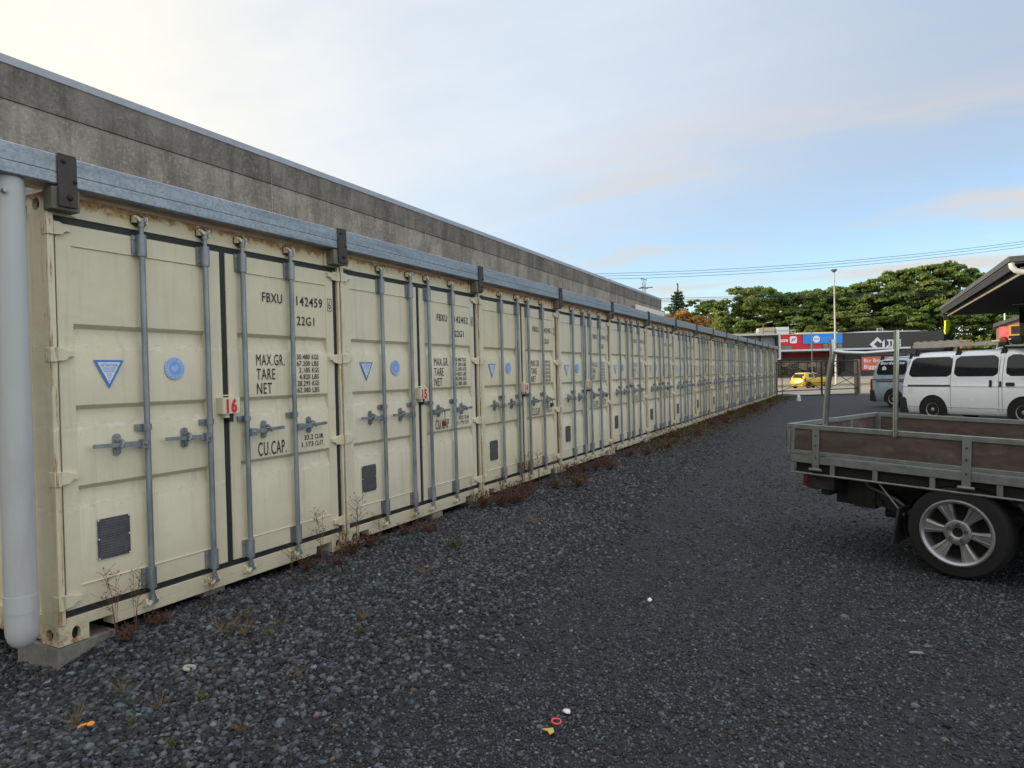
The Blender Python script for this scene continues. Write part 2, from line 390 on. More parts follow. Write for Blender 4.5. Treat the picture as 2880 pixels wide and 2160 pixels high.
    def build(s, name, mats, parent=None, loc=None, rot=None, smooth=True, bevel=0., ang=38):
        o = bpy.data.objects.new(name, s.mesh(name, mats, smooth, ang)); COL.objects.link(o)
        if parent: o.parent = parent
        if loc is not None: o.location = loc
        if rot is not None: o.rotation_euler = rot
        if bevel:
            b = o.modifiers.new('bevel', 'BEVEL'); b.width = bevel; b.segments = 2; b.limit_method = 'ANGLE'; b.angle_limit = rad(40)
        return o
def tag(o, label=None, cat=None, group=None, kind=None):
    if label: o['label'] = label
    if cat: o['category'] = cat
    if group: o['group'] = group
    if kind: o['kind'] = kind
    return o
def root(name, loc, label, cat, group=None, rz=0.):
    o = bpy.data.objects.new(name, None); COL.objects.link(o); o.location = loc; o.rotation_euler = (0, 0, rz); o.empty_display_size = .2
    return tag(o, label, cat, group)
def kids(o): return [c for c in bpy.data.objects if c.parent == o]
def copy_tree(o, parent=None, skip=()):
    c = o.copy(); COL.objects.link(c)
    if parent: c.parent = parent
    for ch in KID.get(o.name, []):
        if ch.name.split('.')[0] not in skip: copy_tree(ch, c, skip)
    return c
KID = {}
def index_kids():
    KID.clear()
    for o in bpy.data.objects:
        if o.parent: KID.setdefault(o.parent.name, []).append(o)
def np_mesh(name, V, F, mat, tint=None, smooth=False):
    me = bpy.data.meshes.new(name); k = F.shape[1]
    me.vertices.add(len(V)); me.vertices.foreach_set('co', np.ascontiguousarray(V, dtype=np.float32).ravel())
    me.loops.add(F.size); me.loops.foreach_set('vertex_index', np.ascontiguousarray(F, dtype=np.int32).ravel())
    me.polygons.add(len(F)); me.polygons.foreach_set('loop_start', np.arange(0, F.size, k, dtype=np.int32))
    me.polygons.foreach_set('loop_total', np.full(len(F), k, dtype=np.int32))
    if tint is not None:
        a = me.attributes.new('tint', 'FLOAT_COLOR', 'POINT'); a.data.foreach_set('color', np.ascontiguousarray(tint, dtype=np.float32).ravel())
    me.materials.append(mat); me.update(calc_edges=True)
    if smooth: me.shade_smooth()
    return me

# ------------------------------------------------------------------ ground
Y0, PITCH, NC = 2.287, 2.46, 16
YE = Y0+NC*PITCH
def gz(x, y):
    x = np.asarray(x, float); y = np.asarray(y, float)
    z = -.12-.10*np.exp(-((y-1.75)/.62)**2-((x+.1)/.7)**2)
    z = z+.010*np.sin(x*2.1+y*1.3)*np.sin(y*1.7-x*.6)+.006*np.sin(x*5.3+1.)*np.sin(y*4.1)
    z = z-.018*np.exp(-((x-2.9)/.35)**2)+.082*np.exp(-((x-.08)/.5)**2)*np.clip((y-2.12)/.4,0,1)
    return z
def grid_mesh(xs, ys, zf):
    X, Y = np.meshgrid(xs, ys); V = np.stack([X, Y, zf(X, Y)], -1).reshape(-1, 3)
    nx, ny = len(xs), len(ys); i = np.arange(nx*ny).reshape(ny, nx)
    F = np.stack([i[:-1, :-1], i[:-1, 1:], i[1:, 1:], i[1:, :-1]], -1).reshape(-1, 4)
    return V, F
xs = np.concatenate([np.linspace(-14, -1, 10), np.linspace(-.8, 6, 120), np.linspace(6.3, 24, 40)])
ys = np.concatenate([np.linspace(-8, 0, 10), np.linspace(.2, 9, 130), np.linspace(9.3, 46.0, 100)])
yard = bpy.data.objects.new('gravel_yard', np_mesh('gravel_yard', *grid_mesh(xs, ys, gz), GRAVEL, smooth=True)); COL.objects.link(yard); tag(yard, kind='structure')
big = MB(); big.box(-900, 1500, -600, 2500, -1.2, -.42); tag(big.build('ground', EARTH, smooth=False), kind='structure')
def street_sheet(name, mat, l0, l1, d0, d1, z0, z1=None, th=.3):
    z1 = z0 if z1 is None else z1; m = MB()
    P = [SP(l0, d0, z0), SP(l1, d0, z0), SP(l1, d1, z1), SP(l0, d1, z1)]
    Q = [Vector((p.x, p.y, -.6)) for p in P]
    m.add(P+Q, [(0, 1, 2, 3), (7, 6, 5, 4), (0, 4, 5, 1), (1, 5, 6, 2), (2, 6, 7, 3), (3, 7, 4, 0)])
    return tag(m.build(name, mat, smooth=False), kind='structure')
street_sheet('verge', EARTH, 5, 140, 39.2, 43.2, -.165)
street_sheet('pavement', PATHM, -60, 180, 43.2, 46.4, -.13)
street_sheet('road', ROADM, -120, 260, 46.4, 67.0, -.27)
street_sheet('median', PATHM, -120, 260, 67.0, 67.5, -.13)
street_sheet('median_grass', EARTH, -120, 260, 67.5, 71.0, -.10)
street_sheet('far_road', ROADM, -120, 260, 71.0, 80.0, -.16, .10)
street_sheet('car_park', LOTM, -120, 260, 80.0, 128.0, .10, .86)
HILLM = mat_asphalt('dark bush hillside', (.030, .045, .018), 1.5)
street_sheet('hill_foot', HILLM, -200, 320, 128, 150, .8, 2.0)
street_sheet('hill', HILLM, -200, 320, 150, 215, 2.0, 10.2)
mk = MB()
for d, w, segs in ((50.4, .14, [(-20+i*9., -20+i*9.+3.4) for i in range(16)]), (61.0, .14, [(-20, 130)]), (56.0, .13, [(-17+i*9., -17+i*9.+3.) for i in range(16)])):
    for a, b in segs:
        P = [SP(a, d, -.264), SP(b, d, -.264), SP(b, d+w, -.264), SP(a, d+w, -.264)]; mk.add(P, [(0, 1, 2, 3)])
tag(mk.build('road_markings', pm('road paint', (.70, .68, .62), .7), smooth=False), kind='structure')

# loose stones: coarse ones along the containers, finer and sparser over the yard
ICO_V = []
ph = (1+5**.5)/2
for a, b in ((1, ph), (-1, ph), (1, -ph), (-1, -ph)): ICO_V += [(a, b, 0)]
for a, b in ((1, ph), (-1, ph), (1, -ph), (-1, -ph)): ICO_V += [(0, a, b)]
for a, b in ((1, ph), (-1, ph), (1, -ph), (-1, -ph)): ICO_V += [(b, 0, a)]
ICO_V = np.array(ICO_V)/math.hypot(1, ph)
def hull(V):
    import bmesh
    bm = bmesh.new(); [bm.verts.new(p) for p in V]; bmesh.ops.convex_hull(bm, input=bm.verts)
    bm.verts.index_update(); F = [[v.index for v in f.verts] for f in bm.faces]; bm.free(); return np.array([f for f in F if len(f) == 3])
ICO_F = hull(ICO_V)
def stones(pts, size, rng, flat=.6, tint=None):
    n = len(pts); B = ICO_V[None]*(1+rng.uniform(-.46, .36, (n, 12, 1)))
    B = B*np.stack([rng.uniform(.75, 1.35, n), rng.uniform(.6, 1., n), rng.uniform(.42, .8, n)*flat/.6], -1)[:, None]
    # random tilt and heading
    a = rng.uniform(0, 2*np.pi, n); t = rng.normal(0, .35, n)
    ca, sa, ct, st = np.cos(a), np.sin(a), np.cos(t), np.sin(t)
    R = np.zeros((n, 3, 3)); R[:, 0, 0] = ca; R[:, 0, 1] = -sa*ct; R[:, 0, 2] = sa*st
    R[:, 1, 0] = sa; R[:, 1, 1] = ca*ct; R[:, 1, 2] = -ca*st; R[:, 2, 1] = st; R[:, 2, 2] = ct
    V = np.einsum('nij,nkj->nki', R, B)*size[:, None, None]+pts[:, None]
    F = (ICO_F[None]+12*np.arange(n)[:, None, None]).reshape(-1, 3)
    if tint is None:
        k = rng.random(n); gcol = .010+.130*k**2.5+(rng.random(n) > .975)*.11
        hue = rng.normal(0, .05, (n, 3)); base = np.array([.88, 1.0, 1.13])
        tint = gcol[:, None]*(base+hue)
        warm = rng.random(n) > .95; tint[warm] *= np.array([1.35, 1.0, .72])
    T = np.concatenate([np.repeat(tint[:, None], 12, 1), np.ones((n, 12, 1))], -1)
    return V.reshape(-1, 3), F, T.reshape(-1, 4)
def in_view(x, y, m=.06):
    lx = (x-CX)*RX+y*RY; d = (x-CX)*FX+y*FY
    return (d > .8) & (np.abs(lx/np.maximum(d, .1)) < .7472+m)
def scatter(n, xr, yr, smin, smax, p, rng, keep=None):
    x = rng.uniform(*xr, n); y = rng.uniform(*yr, n); k = in_view(x, y)
    if keep is not None: k &= rng.random(n) < keep(x, y)
    x, y = x[k], y[k]; s = smin+(smax-smin)*rng.random(len(x))**p
    return np.stack([x, y, gz(x, y)+s*.12], -1), s
def pat(x, y):                                    # patchy density
    p = .5+.5*np.sin(x*1.7+np.sin(y*1.1)*1.3)*np.sin(y*.9+x*.4+1.)+.18*np.sin(x*6.1+y*2.3)*np.sin(y*5.2-x*1.4)
    return np.clip(p, 0, 1)**1.5
coarse_w = lambda x, y: np.clip(1.25-(x-.1)/(1.9-.03*y), 0, 1)**1.2
fade = lambda y, a, b: np.clip((b-y)/(b-a), 0, 1)
parts = [scatter(105000, (-1.2, 3.0), (1.0, 7.5), .010, .027, 1.5, nrg, lambda x, y: coarse_w(x, y)),
         scatter(52000, (-.4, 1.9), (6.5, 20), .014, .030, 1.4, nrg, lambda x, y: .8*coarse_w(x, np.minimum(y, 30))*fade(y, 9, 20)*np.clip((y-6.5)/1.5, 0, 1)),
         scatter(330000, (.2, 7.0), (1.0, 8.0), .0045, .0125, 2.0, nrg, lambda x, y: (.30+.68*pat(x, y))*fade(y, 4.5, 8.)),
         scatter(230000, (.6, 12.), (4.0, 19.), .007, .017, 2.3, nrg, lambda x, y: (.22+.72*pat(x, y))*fade(y, 7, 19)*np.clip((y-4.)/2, 0, 1)),
         scatter(2600, (.8, 8.), (1.2, 14.), .014, .026, 2., nrg)]
P_ = np.concatenate([p for p, s in parts]); S_ = np.concatenate([s for p, s in parts])
V, F, T = stones(P_, S_, nrg)
fn = np.repeat(np.arange(len(P_)) >= len(parts[0][0])+len(parts[1][0]), 12); T[fn, :3] = T[fn, :3]**1.15*1.28
st = bpy.data.objects.new('loose_gravel', np_mesh('loose_gravel', V, F, STONE, T)); COL.objects.link(st); tag(st, 'loose dark grey crushed stone lying over the yard', kind='stuff')

# ------------------------------------------------------------------ shipping containers
CW, CHT, CD = 2.438, 2.591, 6.058
def holed(m, y0, y1, z0, z1, cy, cz, ry, rz, x, dep, axis='x', sgn=1, mi=0, mdark=1):
    """plate with an oval hole and a short tunnel behind it; facing +x (or -y for axis 'y')"""
    n = 20; P = []; Q = []
    for k in range(n):
        t = 2*math.pi*k/n; c, s_ = math.cos(t), math.sin(t)
        Q.append((cy+ry*c, cz+rz*s_))
        f = min((y1-cy)/c if c > 1e-6 else ((y0-cy)/c if c < -1e-6 else 9), (z1-cz)/s_ if s_ > 1e-6 else ((z0-cz)/s_ if s_ < -1e-6 else 9))
        P.append((cy+f*c, cz+f*s_))
    for c in ((y0, z0), (y1, z0), (y1, z1), (y0, z1)):
        i = min(range(n), key=lambda k: (P[k][0]-c[0])**2+(P[k][1]-c[1])**2); P[i] = c
    A = [(x, p[0], p[1]) for p in P]; B = [(x, p[0], p[1]) for p in Q]; D = [(x-dep*sgn, p[0], p[1]) for p in Q]
    if axis == 'y':
        A, B, D = [[(p[1], p[0], p[2]) for p in L] for L in (A, B, D)]
    F = [(i, (i+1) % n, n+(i+1) % n, n+i) for i in range(n)]
    m.add(A+B, F, mi); m.add(B+D, [(i, (i+1) % n, n+(i+1) % n, n+i) for i in range(n)], mi); m.add(D, [tuple(range(n))], mdark)
DARK = pm('dark hollow', (.012, .011, .010), .9)
def casting(y0, z0, z1, near):
    m = MB(); y1 = y0+.172; x1 = .012; x0 = -.166; cz = (z0+z1)/2
    holed(m, y0, y1, z0, z1, (y0+y1)/2+(.012 if near else -.012), cz-.004, .026, .039, x1, .03, 'x', 1)
    holed(m, x0, x1, z0, z1, (x0+x1)/2, cz-.004, .036, .036, y0 if near else y1, .03, 'y', -1 if near else 1)
    m.add([(x0, y0, z0), (x1, y0, z0), (x1, y1, z0), (x0, y1, z0), (x0, y0, z1), (x1, y0, z1), (x1, y1, z1), (x0, y1, z1)],
          [(0, 3, 2, 1), (4, 5, 6, 7), (2, 3, 7, 6) if near else (0, 1, 5, 4), (3, 0, 4, 7)])
    return m
DL, DR = .056, 2.374                              # door edges inside the posts
def frame_mb():
    m = MB()
    for y, s in ((0, 1), (CW, -1)):
        w = .036 if s > 0 else .020
        a, b = sorted((y, y+s*w)); m.box(-.150, .024, a, b, .118, 2.478)      # post with a folded outer lip
        a, b = sorted((y+s*w, y+s*.056)); m.box(-.150, -.030, a, b, .118, 2.469)
    m.box(-.06, 0., .172, CW-.172, 2.470, CHT)                                  # header
    m.box(-.06, .0, .040, .172, 2.470, 2.478); m.box(-.06, .0, CW-.172, CW-.040, 2.470, 2.478)
    m.box(-.10, .002, .172, CW-.172, .086, .147)                                # sill, with two fork pockets
    m.box(-.10, .002, .325, 2.092, .028, .086)
    m.box(-.10, .001, .05, .172, .118, .147); m.box(-.10, .001, CW-.172, CW-.05, .118, .147)
    m.box(-CD, -.10, .03, CW-.03, .13, .17)                                     # floor
    m.box(-CD, -CD+.05, .0, CW, .0, CHT)
    for y in BARY:                                                              # rust rings round the keepers
        for z in (2.535,):
            V = [(.0035, y+.004+(.056+rnd.uniform(-.010, .012))*math.cos(t), z-.004+(.046+rnd.uniform(-.008, .008))*math.sin(t)) for t in [k*math.pi/8 for k in range(16)]]
            m.add(V, [tuple(range(16))], 1)
            t0 = rnd.uniform(-.01, .01); m.add([(.003, y+t0-.006, z-.02), (.003, y+t0+.006, z-.02), (.003, y+t0+.002, z-.062)], [(0, 1, 2)], 1)
    return m
BARY = (.565, 1.040, 1.365, 1.850)
def wallpanel_mb():
    m = MB(); n = 21
    for y, s in ((.028, 1), (CW-.028, -1)):
        pts = []; x = -.15
        while x > -CD+.1:
            for d, w in ((0, .07), (.036, .068), (.036, .07), (0, .068)):
                pts.append((x, y+s*d)); x -= w
        pts = pts[::-1]; V = [(p[0], p[1], .16) for p in pts]+[(p[0], p[1], CHT-.05) for p in pts]; k = len(pts)
        m.add(V, [(i, i+1, k+i+1, k+i) for i in range(k-1)])
        a, b = sorted((y-s*.02, y+s*.04)); m.box(-CD, -.15, a, b, .02, .16); m.box(-CD, -.15, a, b, CHT-.05, CHT)
    return m
def roof_mb():
    m = MB(); pts = []; x = -.06
    while x > -CD+.1:
        for d, w in ((0, .05), (-.02, .05), (-.02, .05), (0, .06)): pts.append((x, CHT-.004+d)); x -= w
    k = len(pts); V = [(p[0], .05, p[1]) for p in pts]+[(p[0], CW-.05, p[1]) for p in pts]
    m.add(V, [(i, i+1, k+i+1, k+i) for i in range(k-1)]); return m
def door_mb(y0, y1, p0, p1):
    """leaf with a flat rim (y0..y1) and a pressed panel p0..p1 with three horizontal recesses"""
    m = MB(); z0, z1, b0, b1 = .190, 2.426, .318, 2.305
    def strip(ya, yb, za, zb, x=0.):
        m.add([(x, ya, za), (x, yb, za), (x, yb, zb), (x, ya, zb)], [(0, 1, 2, 3)])
    strip(y0, p0, z0, z1); strip(p1, y1, z0, z1); strip(p0, p1, z0, b0); strip(p0, p1, b1, z1)
    e = -.004; prof = [(b0, 0.), (b0+.004, e)]
    for zt in (.900, 1.372, 1.850): prof += [(zt-.138, e), (zt-.060, -.033), (zt-.026, -.033), (zt, e)]
    prof += [(b1-.004, e), (b1, 0.)]
    k = len(prof); V = [(x, p0, z) for z, x in prof]+[(x, p1, z) for z, x in prof]
    m.add(V, [(i, k+i, k+i+1, i+1) for i in range(k-1)])
    for yy, fl in ((p0, 0), (p1, 1)):                                           # ends of the recesses
        for zt in (.900, 1.372, 1.850):
            q = [(e, yy, zt-.138), (-.033, yy, zt-.060), (-.033, yy, zt-.026), (e, yy, zt)]
            m.add(q, [(0, 1, 2, 3) if fl else (3, 2, 1, 0)])
        m.add([(0, yy, b0), (e, yy, b0), (e, yy, b1), (0, yy, b1)], [(0, 1, 2, 3)])
    m.add([(-.05, y0, z0), (-.05, y1, z0), (-.05, y1, z1), (-.05, y0, z1), (0, y0, z0), (0, y1, z0), (0, y1, z1), (0, y0, z1)],
          [(0, 3, 2, 1), (0, 1, 5, 4), (1, 2, 6, 5), (2, 3, 7, 6), (3, 0, 4, 7)])
    m.tube([(.001, p0, b1+.001), (.001, p1, b1+.001)], .004, 6); m.tube([(.001, p0, b0), (.001, p1, b0)], .005, 6)   # weld beads
    return m
def gasket_mb(y0, y1, left):
    m = MB(); x = -.010
    m.box(-.05, x, y0-.012 if left else y0-.001, y1+.001 if left else y1-.003, 2.420, 2.4695); m.box(-.05, x, y0-.012 if left else y0-.001, y1+.001 if left else y1-.003, .1475, .196)
    if left: m.box(-.05, x+.002, 1.186, 1.238, .150, 2.468); m.box(-.05, x, y0-.013, y0+.002, .196, 2.420)
    else: m.box(-.05, -.003, y1-.002, y1+.046, .1475, 2.4695)
    return m
def hinge_mb(z, s, y):
    m = MB(); h = .042
    m.tube([(.016, y+s*.018, z-h), (.016, y+s*.018, z+h)], .022, 10)
    P = [(y+s*.018, z-h*.95), (y+s*.085, z-h*.80), (y+s*.105, z-h*.30), (y+s*.135, z-h*.28), (y+s*.135, z+h*.55), (y+s*.10, z+h*.6), (y+s*.07, z+h*.92), (y+s*.018, z+h*.95)]
    m.prism(P if s > 0 else P[::-1], .001, .022, 'x')
    m.box(-.030, .030, *sorted((y-s*.004, y+s*.020)), z-h, z+h)
    return m
def bar_mb(y, s):
    m = MB(); x = .036
    m.tube([(x, y, .300), (x, y, 2.330)], .0185, 12)
    m.tube([(x, y, .130), (x, y, .31)], .0150, 10); m.tube([(x, y, 2.32), (x, y, 2.500)], .0150, 10)
    for za, zb in ((.185, .318), (2.300, 2.436)):                               # long bearing brackets
        m.tube([(x, y, za), (x, y, zb)], .0285, 12)
        m.box(.001, .013, y-.050, y+.03, za+.004, zb-.004); m.box(.010, .030, y-.028, y+.024, za+.006, zb-.006)
        for zz in (za+.028, zb-.028): m.lathe([(.0, .006), (.009, .004), (.009, 0)], (.014, y-.038, zz), 'x', 8)
    m.tube([(x, y, 1.196), (x, y, 1.234)], .0265, 12); m.box(.001, .016, y-.064, y+.04, 1.196, 1.234)   # mid guide
    m.lathe([(.0, .006), (.008, .004), (.008, 0)], (.016, y-.048, 1.215), 'x', 8)
    for z, sg in ((2.530, 1), (.098, -1)):                                      # cams and keepers
        m.tube([(x, y, z-sg*.045), (x, y, z+sg*.006)], .020, 10)
        m.beam((x-.004, y-.034, z), (x-.004, y+.034, z+sg*.004), .034, .020, 0)
        m.box(.001, .040, y-.048, y-.030, z-.020, z+.024, 2); m.box(.001, .040, y+.028, y+.046, z-.020, z+.024, 2)
        m.box(.001, .012, y-.05, y+.048, z-.024, z+.028, 1 if z > 1 else 2)
        m.beam((x+.016, y-.042, z+sg*.012), (x+.016, y-.018, z-sg*.010), .018, .016, 2)
    return m
def handle_mb(y, s):
    """lever from the bar (y) towards s with its catch on the door"""
    m = MB(); x = .052
    m.box(x-.02, x+.02, *sorted((y+s*.010, y+s*.060)), 1.083, 1.140)
    m.lathe([(0, .008), (.011, .006), (.011, 0)], (x+.02, y+s*.036, 1.112), 'x', 10)
    m.beam((x-.004, y+s*.055, 1.112), (x, y+s*.17, 1.118), .014, .034); m.beam((x, y+s*.165, 1.118), (x-.004, y+s*.355, 1.124), .012, .024)
    c = y+s*.185
    P = [(c+.024*math.cos(t), 1.166+.022*math.sin(t)) for t in [k*math.pi/6 for k in range(7)]]+[(c-.024, 1.075)]+[(c+.024*math.cos(t), 1.075+.022*math.sin(t)) for t in [math.pi+k*math.pi/6 for k in range(7)]]
    m.prism(P, .001, .012, 'x')
    m.box(.010, .034, c-.016, c+.016, 1.092, 1.106); m.box(.010, .045, c-.015, c+.015, 1.136, 1.150)
    m.tube([(.03, c-.004, 1.150), (.052, c-.002, 1.152), (.074, c, 1.140), (.078, c+s*.006, 1.122), (.074, c+s*.016, 1.106)], .0085, 8)
    for z in (1.170, 1.072): m.lathe([(0, .008), (.008, .006), (.008, 0)], (.012, c, z), 'x', 8)
    return m
def triangle_mb():
    m = MB(); x = .0025-.004+.004; A = [(.252, 1.640), (.444, 1.640), (.347, 1.466)]
    c = (sum(a[0] for a in A)/3, sum(a[1] for a in A)/3+.004)
    m.add([(x, *a) for a in A][::-1], [(0, 1, 2)], 0)
    I = [(c[0]+(a[0]-c[0])*.76, c[1]+(a[1]-c[1])*.76) for a in A]
    m.add([(x+.0012, *a) for a in I][::-1], [(0, 1, 2)], 1)
    m.text('ATTENTION', .026, (x+.0024, .348, 1.600), m=0, align='c', width=.105, bold=.01)
    for i, (w, z) in enumerate(((.085, 1.589), (.072, 1.578), (.062, 1.567), (.034, 1.553), (.030, 1.541), (.022, 1.528), (.014, 1.512))):
        m.add([(x+.0024, .348-w/2, z), (x+.0024, .348+w/2, z), (x+.0024, .348+w/2, z+.0045), (x+.0024, .348-w/2, z+.0045)], [(0, 1, 2, 3)], 2)
    return m
def emblem_mb():
    m = MB(); cy, cz, x = .800, 1.589, .0025
    m.disc((x, cy, cz), .076, 'x', 32, 0, .076); m.disc((x+.0008, cy, cz), .0735, 'x', 32, 1); m.disc((x+.0014, cy, cz), .0705, 'x', 32, 0)
    m.disc((x+.0016, cy, cz), .0505, 'x', 32, 1); m.disc((x+.0022, cy, cz), .0485, 'x', 32, 0)
    def ring(s_, a0, a1, flip):
        for i, ch in enumerate(s_):
            if ch == ' ': continue
            a = rad(a0+(a1-a0)*i/(len(s_)-1)); d = Vector((0, math.cos(a), math.sin(a))); t = Vector((0, -math.sin(a), math.cos(a)))
            if not flip: m.text(ch, .0175, Vector((x+.003, cy, cz))+d*.0535, -t, d, 1, .8, .02, 'c')
            else: m.text(ch, .0175, Vector((x+.003, cy, cz))+d*.0665, t, -d, 1, .8, .02, 'c')
    ring('AMERICAN BUREAU', 205, -25, False); ring('OF SHIPPING', 222, 318, True)
    eagle = [(-.032, .026), (-.012, .016), (.0, .020), (.010, .034), (.028, .030), (.018, .018), (.034, .006), (.020, -.002), (.030, -.018), (.012, -.014), (.004, -.032), (-.008, -.016), (-.028, -.024), (-.018, -.006), (-.036, .004), (-.020, .010)]
    m.add([(x+.003, cy+a*.95, cz+b*.8) for a, b in eagle], [tuple(range(16))], 2)
    return m
def plate_mb():
    m = MB(); m.box(.001, .004, .246, .450, .436, .680, 0)
    for y, z in ((.252, .442), (.444, .442), (.252, .56), (.444, .56), (.252, .674), (.444, .674)): m.lathe([(0, .003), (.005, .002), (.005, 0)], (.004, y, z), 'x', 8, 2)
    for i in range(14):
        z = .662-i*.0155; y = .262
        while y < .42:
            w = rnd.uniform(.012, .05); m.add([(.0046, y, z), (.0046, min(y+w, .436), z), (.0046, min(y+w, .436), z+.005), (.0046, y, z+.005)], [(0, 1, 2, 3)], 1); y += w+.008
    return m
X = .0015
def lettering(parent):
    for i, t in enumerate(('MAX.GR.', 'TARE', 'NET')): m = MB(); m.text(t, .124, (X, 1.502, 1.612-.110*i), width=(.288, .186, .150)[i]); m.build('lettering', INK, parent, smooth=False)
    for i, (a, b) in enumerate((('30.480', 'KGS'), ('67.200', 'LBS'), ('2.185', 'KGS'), ('4.820', 'LBS'), ('28.295', 'KGS'), ('62.380', 'LBS'))):
        z = 1.664-.0548*i; m = MB(); m.text(a, .058, (X, 2.074, z), width=.148 if len(a) > 5 else .122, align='r', bold=.012); m.text(b, .058, (X, 2.098, z), width=.080, bold=.012); m.build('lettering', INK, parent, smooth=False)
    m = MB(); m.text('CU.CAP.', .150, (X, 1.497, .918), width=.288); m.build('lettering', INK, parent, smooth=False)
    for a, b, z in (('33.2', 'CU.M.', .996), ('1.173', 'CU.FT.', .938)): m = MB(); m.text(a, .058, (X, 2.088, z), width=.10 if a[0] == '3' else .13, align='r', bold=.012); m.text(b, .058, (X, 2.110, z), width=.103, bold=.012); m.build('lettering', INK, parent, smooth=False)
def serial(no, chk, parent):
    L = []
    m = MB(); m.text('FBXU', .105, (X, 1.578, 2.105), bold=.006, width=.205); L.append(m)
    m = MB(); m.text(no, .108, (X, 1.940, 2.105), width=.302, bold=.006); L.append(m)
    m = MB(); m.text('22G1', .102, (X, 1.940, 1.945), width=.200, bold=.006); L.append(m)
    m = MB(); m.text(chk, .108, (X, 2.331, 2.100), sx=.55, align='c', bold=.006)
    for a, b, c, d in ((2.303, 2.359, 2.186, 2.192), (2.303, 2.359, 2.082, 2.088), (2.303, 2.308, 2.082, 2.192), (2.354, 2.359, 2.082, 2.192)):
        m.add([(X, a, c), (X, b, c), (X, b, d), (X, a, d)], [(0, 1, 2, 3)])
    L.append(m)
    for m in L: m.build('lettering', INK, parent, smooth=False)
def lockbox_mb():
    m = MB(); m.box(.001, .062, 1.130, 1.282, 1.262, 1.378); m.box(.001, .045, 1.165, 1.200, 1.232, 1.262); m.box(.001, .040, 1.205, 1.240, 1.200, 1.262, 1)
    m.tube([(.02, 1.16, 1.378), (.02, 1.16, 1.392), (.05, 1.20, 1.394), (.05, 1.20, 1.378)], .005, 6)
    m.tube([(.05, 1.282, 1.31), (.055, 1.296, 1.308), (.055, 1.296, 1.285)], .004, 6); return m
ids = [('142459', '6'), ('142452', '8'), ('142451', '2'), ('142416', '2'), ('142439', '0'), ('142447', '5'), ('142460', '7'), ('142433', '4'), ('142428', '1'), ('142470', '3'), ('142412', '0'), ('142465', '9'), ('142421', '5'), ('142409', '6'), ('142444', '8'), ('142457', '1')]
def make_container():
    r = root('shipping_container', (0, Y0, 0), '', 'container')
    frame_mb().build('frame', [PAINT, RUST], r, bevel=.003)
    for y, nr in ((0, True), (CW-.172, False)):
        for za, zb in ((0, .118), (CHT-.115, CHT)): casting(y, za, zb, nr).build('corner_casting', [PAINT, DARK], r, bevel=.003)
    wallpanel_mb().build('side_wall', PAINT, r, smooth=False); roof_mb().build('roof', PAINT, r, smooth=False)
    ld = door_mb(DL, 1.186, .143, 1.049).build('door', PAINT, r, bevel=.004); rd = door_mb(1.238, DR, 1.329, 2.285).build('door', PAINT, r, bevel=.004)
    gasket_mb(DL, 1.186, True).build('gasket', BLACK, ld); gasket_mb(1.238, DR, False).build('gasket', BLACK, rd)
    for z in (2.392, 1.668, .956, .246):
        hinge_mb(z, 1, 0.).build('hinge', PAINT, ld, bevel=.002); hinge_mb(z, -1, CW).build('hinge', PAINT, rd, bevel=.002)
    for y, d, s in zip(BARY, (ld, ld, rd, rd), (-1, -1, 1, 1)):
        bar_mb(y, s).build('locking_bar', [ROD, RUST, CREAMB], d); handle_mb(y, s).build('handle', ROD, d)
    triangle_mb().build('warning_sticker', [BLUE, WHITE, LBLUE], ld, smooth=False); emblem_mb().build('emblem_sticker', [LBLUE, WHITE, pm('faint blue print', (.36, .52, .80), .4)], ld, smooth=False)
    plate_mb().build('data_plate', [PLATE, LETPL, WHITE], ld, smooth=False); lettering(rd)
    lockbox_mb().build('lock_box', [CREAMB, BLACK], r, bevel=.003)
    return r
proto = make_container(); index_kids()
conts = []
extra = {16: 'nearest the white downpipe', 15: 'red padlock on its door', 14: 'black padlock on its last handle', 13: 'padlock on its fourth handle'}
for i in range(NC):
    no = 16-i
    c = proto if i == 0 else copy_tree(proto)
    c.location = (rnd.uniform(-.006, .006) if i else 0, Y0+i*PITCH, (0, .004, .0, -.006, .004, 0, -.004, .003)[i % 8])
    c['label'] = 'cream shipping container with red %d on its lock box%s' % (no, ', '+extra[no] if no in extra else '')
    c['group'] = 'shipping containers side by side in the row'; c['category'] = 'container'
    ch = [o for o in bpy.data.objects if o.parent == c]
    doors = sorted([o for o in ch if o.name.startswith('door')], key=lambda o: min(v.co.y for v in o.data.vertices))
    serial(*ids[i], doors[1])
    lb = [o for o in ch if o.name.startswith('lock_box')][0]
    t = MB(); t.text(str(no), .125, (.0632, 1.208, 1.274), sx=.80, bold=.055, align='c'); t.build('number', REDP, lb, smooth=False)
    pv = PAINT2 if i == 14 else PAINTS[(0, 1, 3, 2, 1, 0, 2, 3)[i % 8]]
    if pv is not PAINT:                               # every container has faded and rusted differently
        for o in ch:
            for o2 in [o]+[k for k in bpy.data.objects if k.parent == o]:
                for sl_ in getattr(o2, 'material_slots', []):
                    if sl_.material == PAINT: sl_.link = 'OBJECT'; sl_.material = pv
    conts.append(c)
def padlock(y, z, x, mat, label, w=.05, drop=.05):
    r = root('padlock', (x, y, z), label, 'padlock', 'padlocks on the container handles')
    b = MB(); b.box(-.014, .014, -w/2, w/2, -drop-.052, -drop); b.build('lock_body', mat, r, bevel=.005)
    k = MB(); k.tube([(0, -.015, -drop), (0, -.016, -.016), (0, -.009, -.001), (0, .009, -.001), (0, .016, -.016), (0, .015, -drop)], .0042, 8); k.build('shackle', CHROME, r)
padlock(Y0+PITCH+1.365+.205, 1.124, .066, pm('dark red lock body', (.22, .012, .022), .4), 'small red padlock with long shackle on container 15', .05, .115)
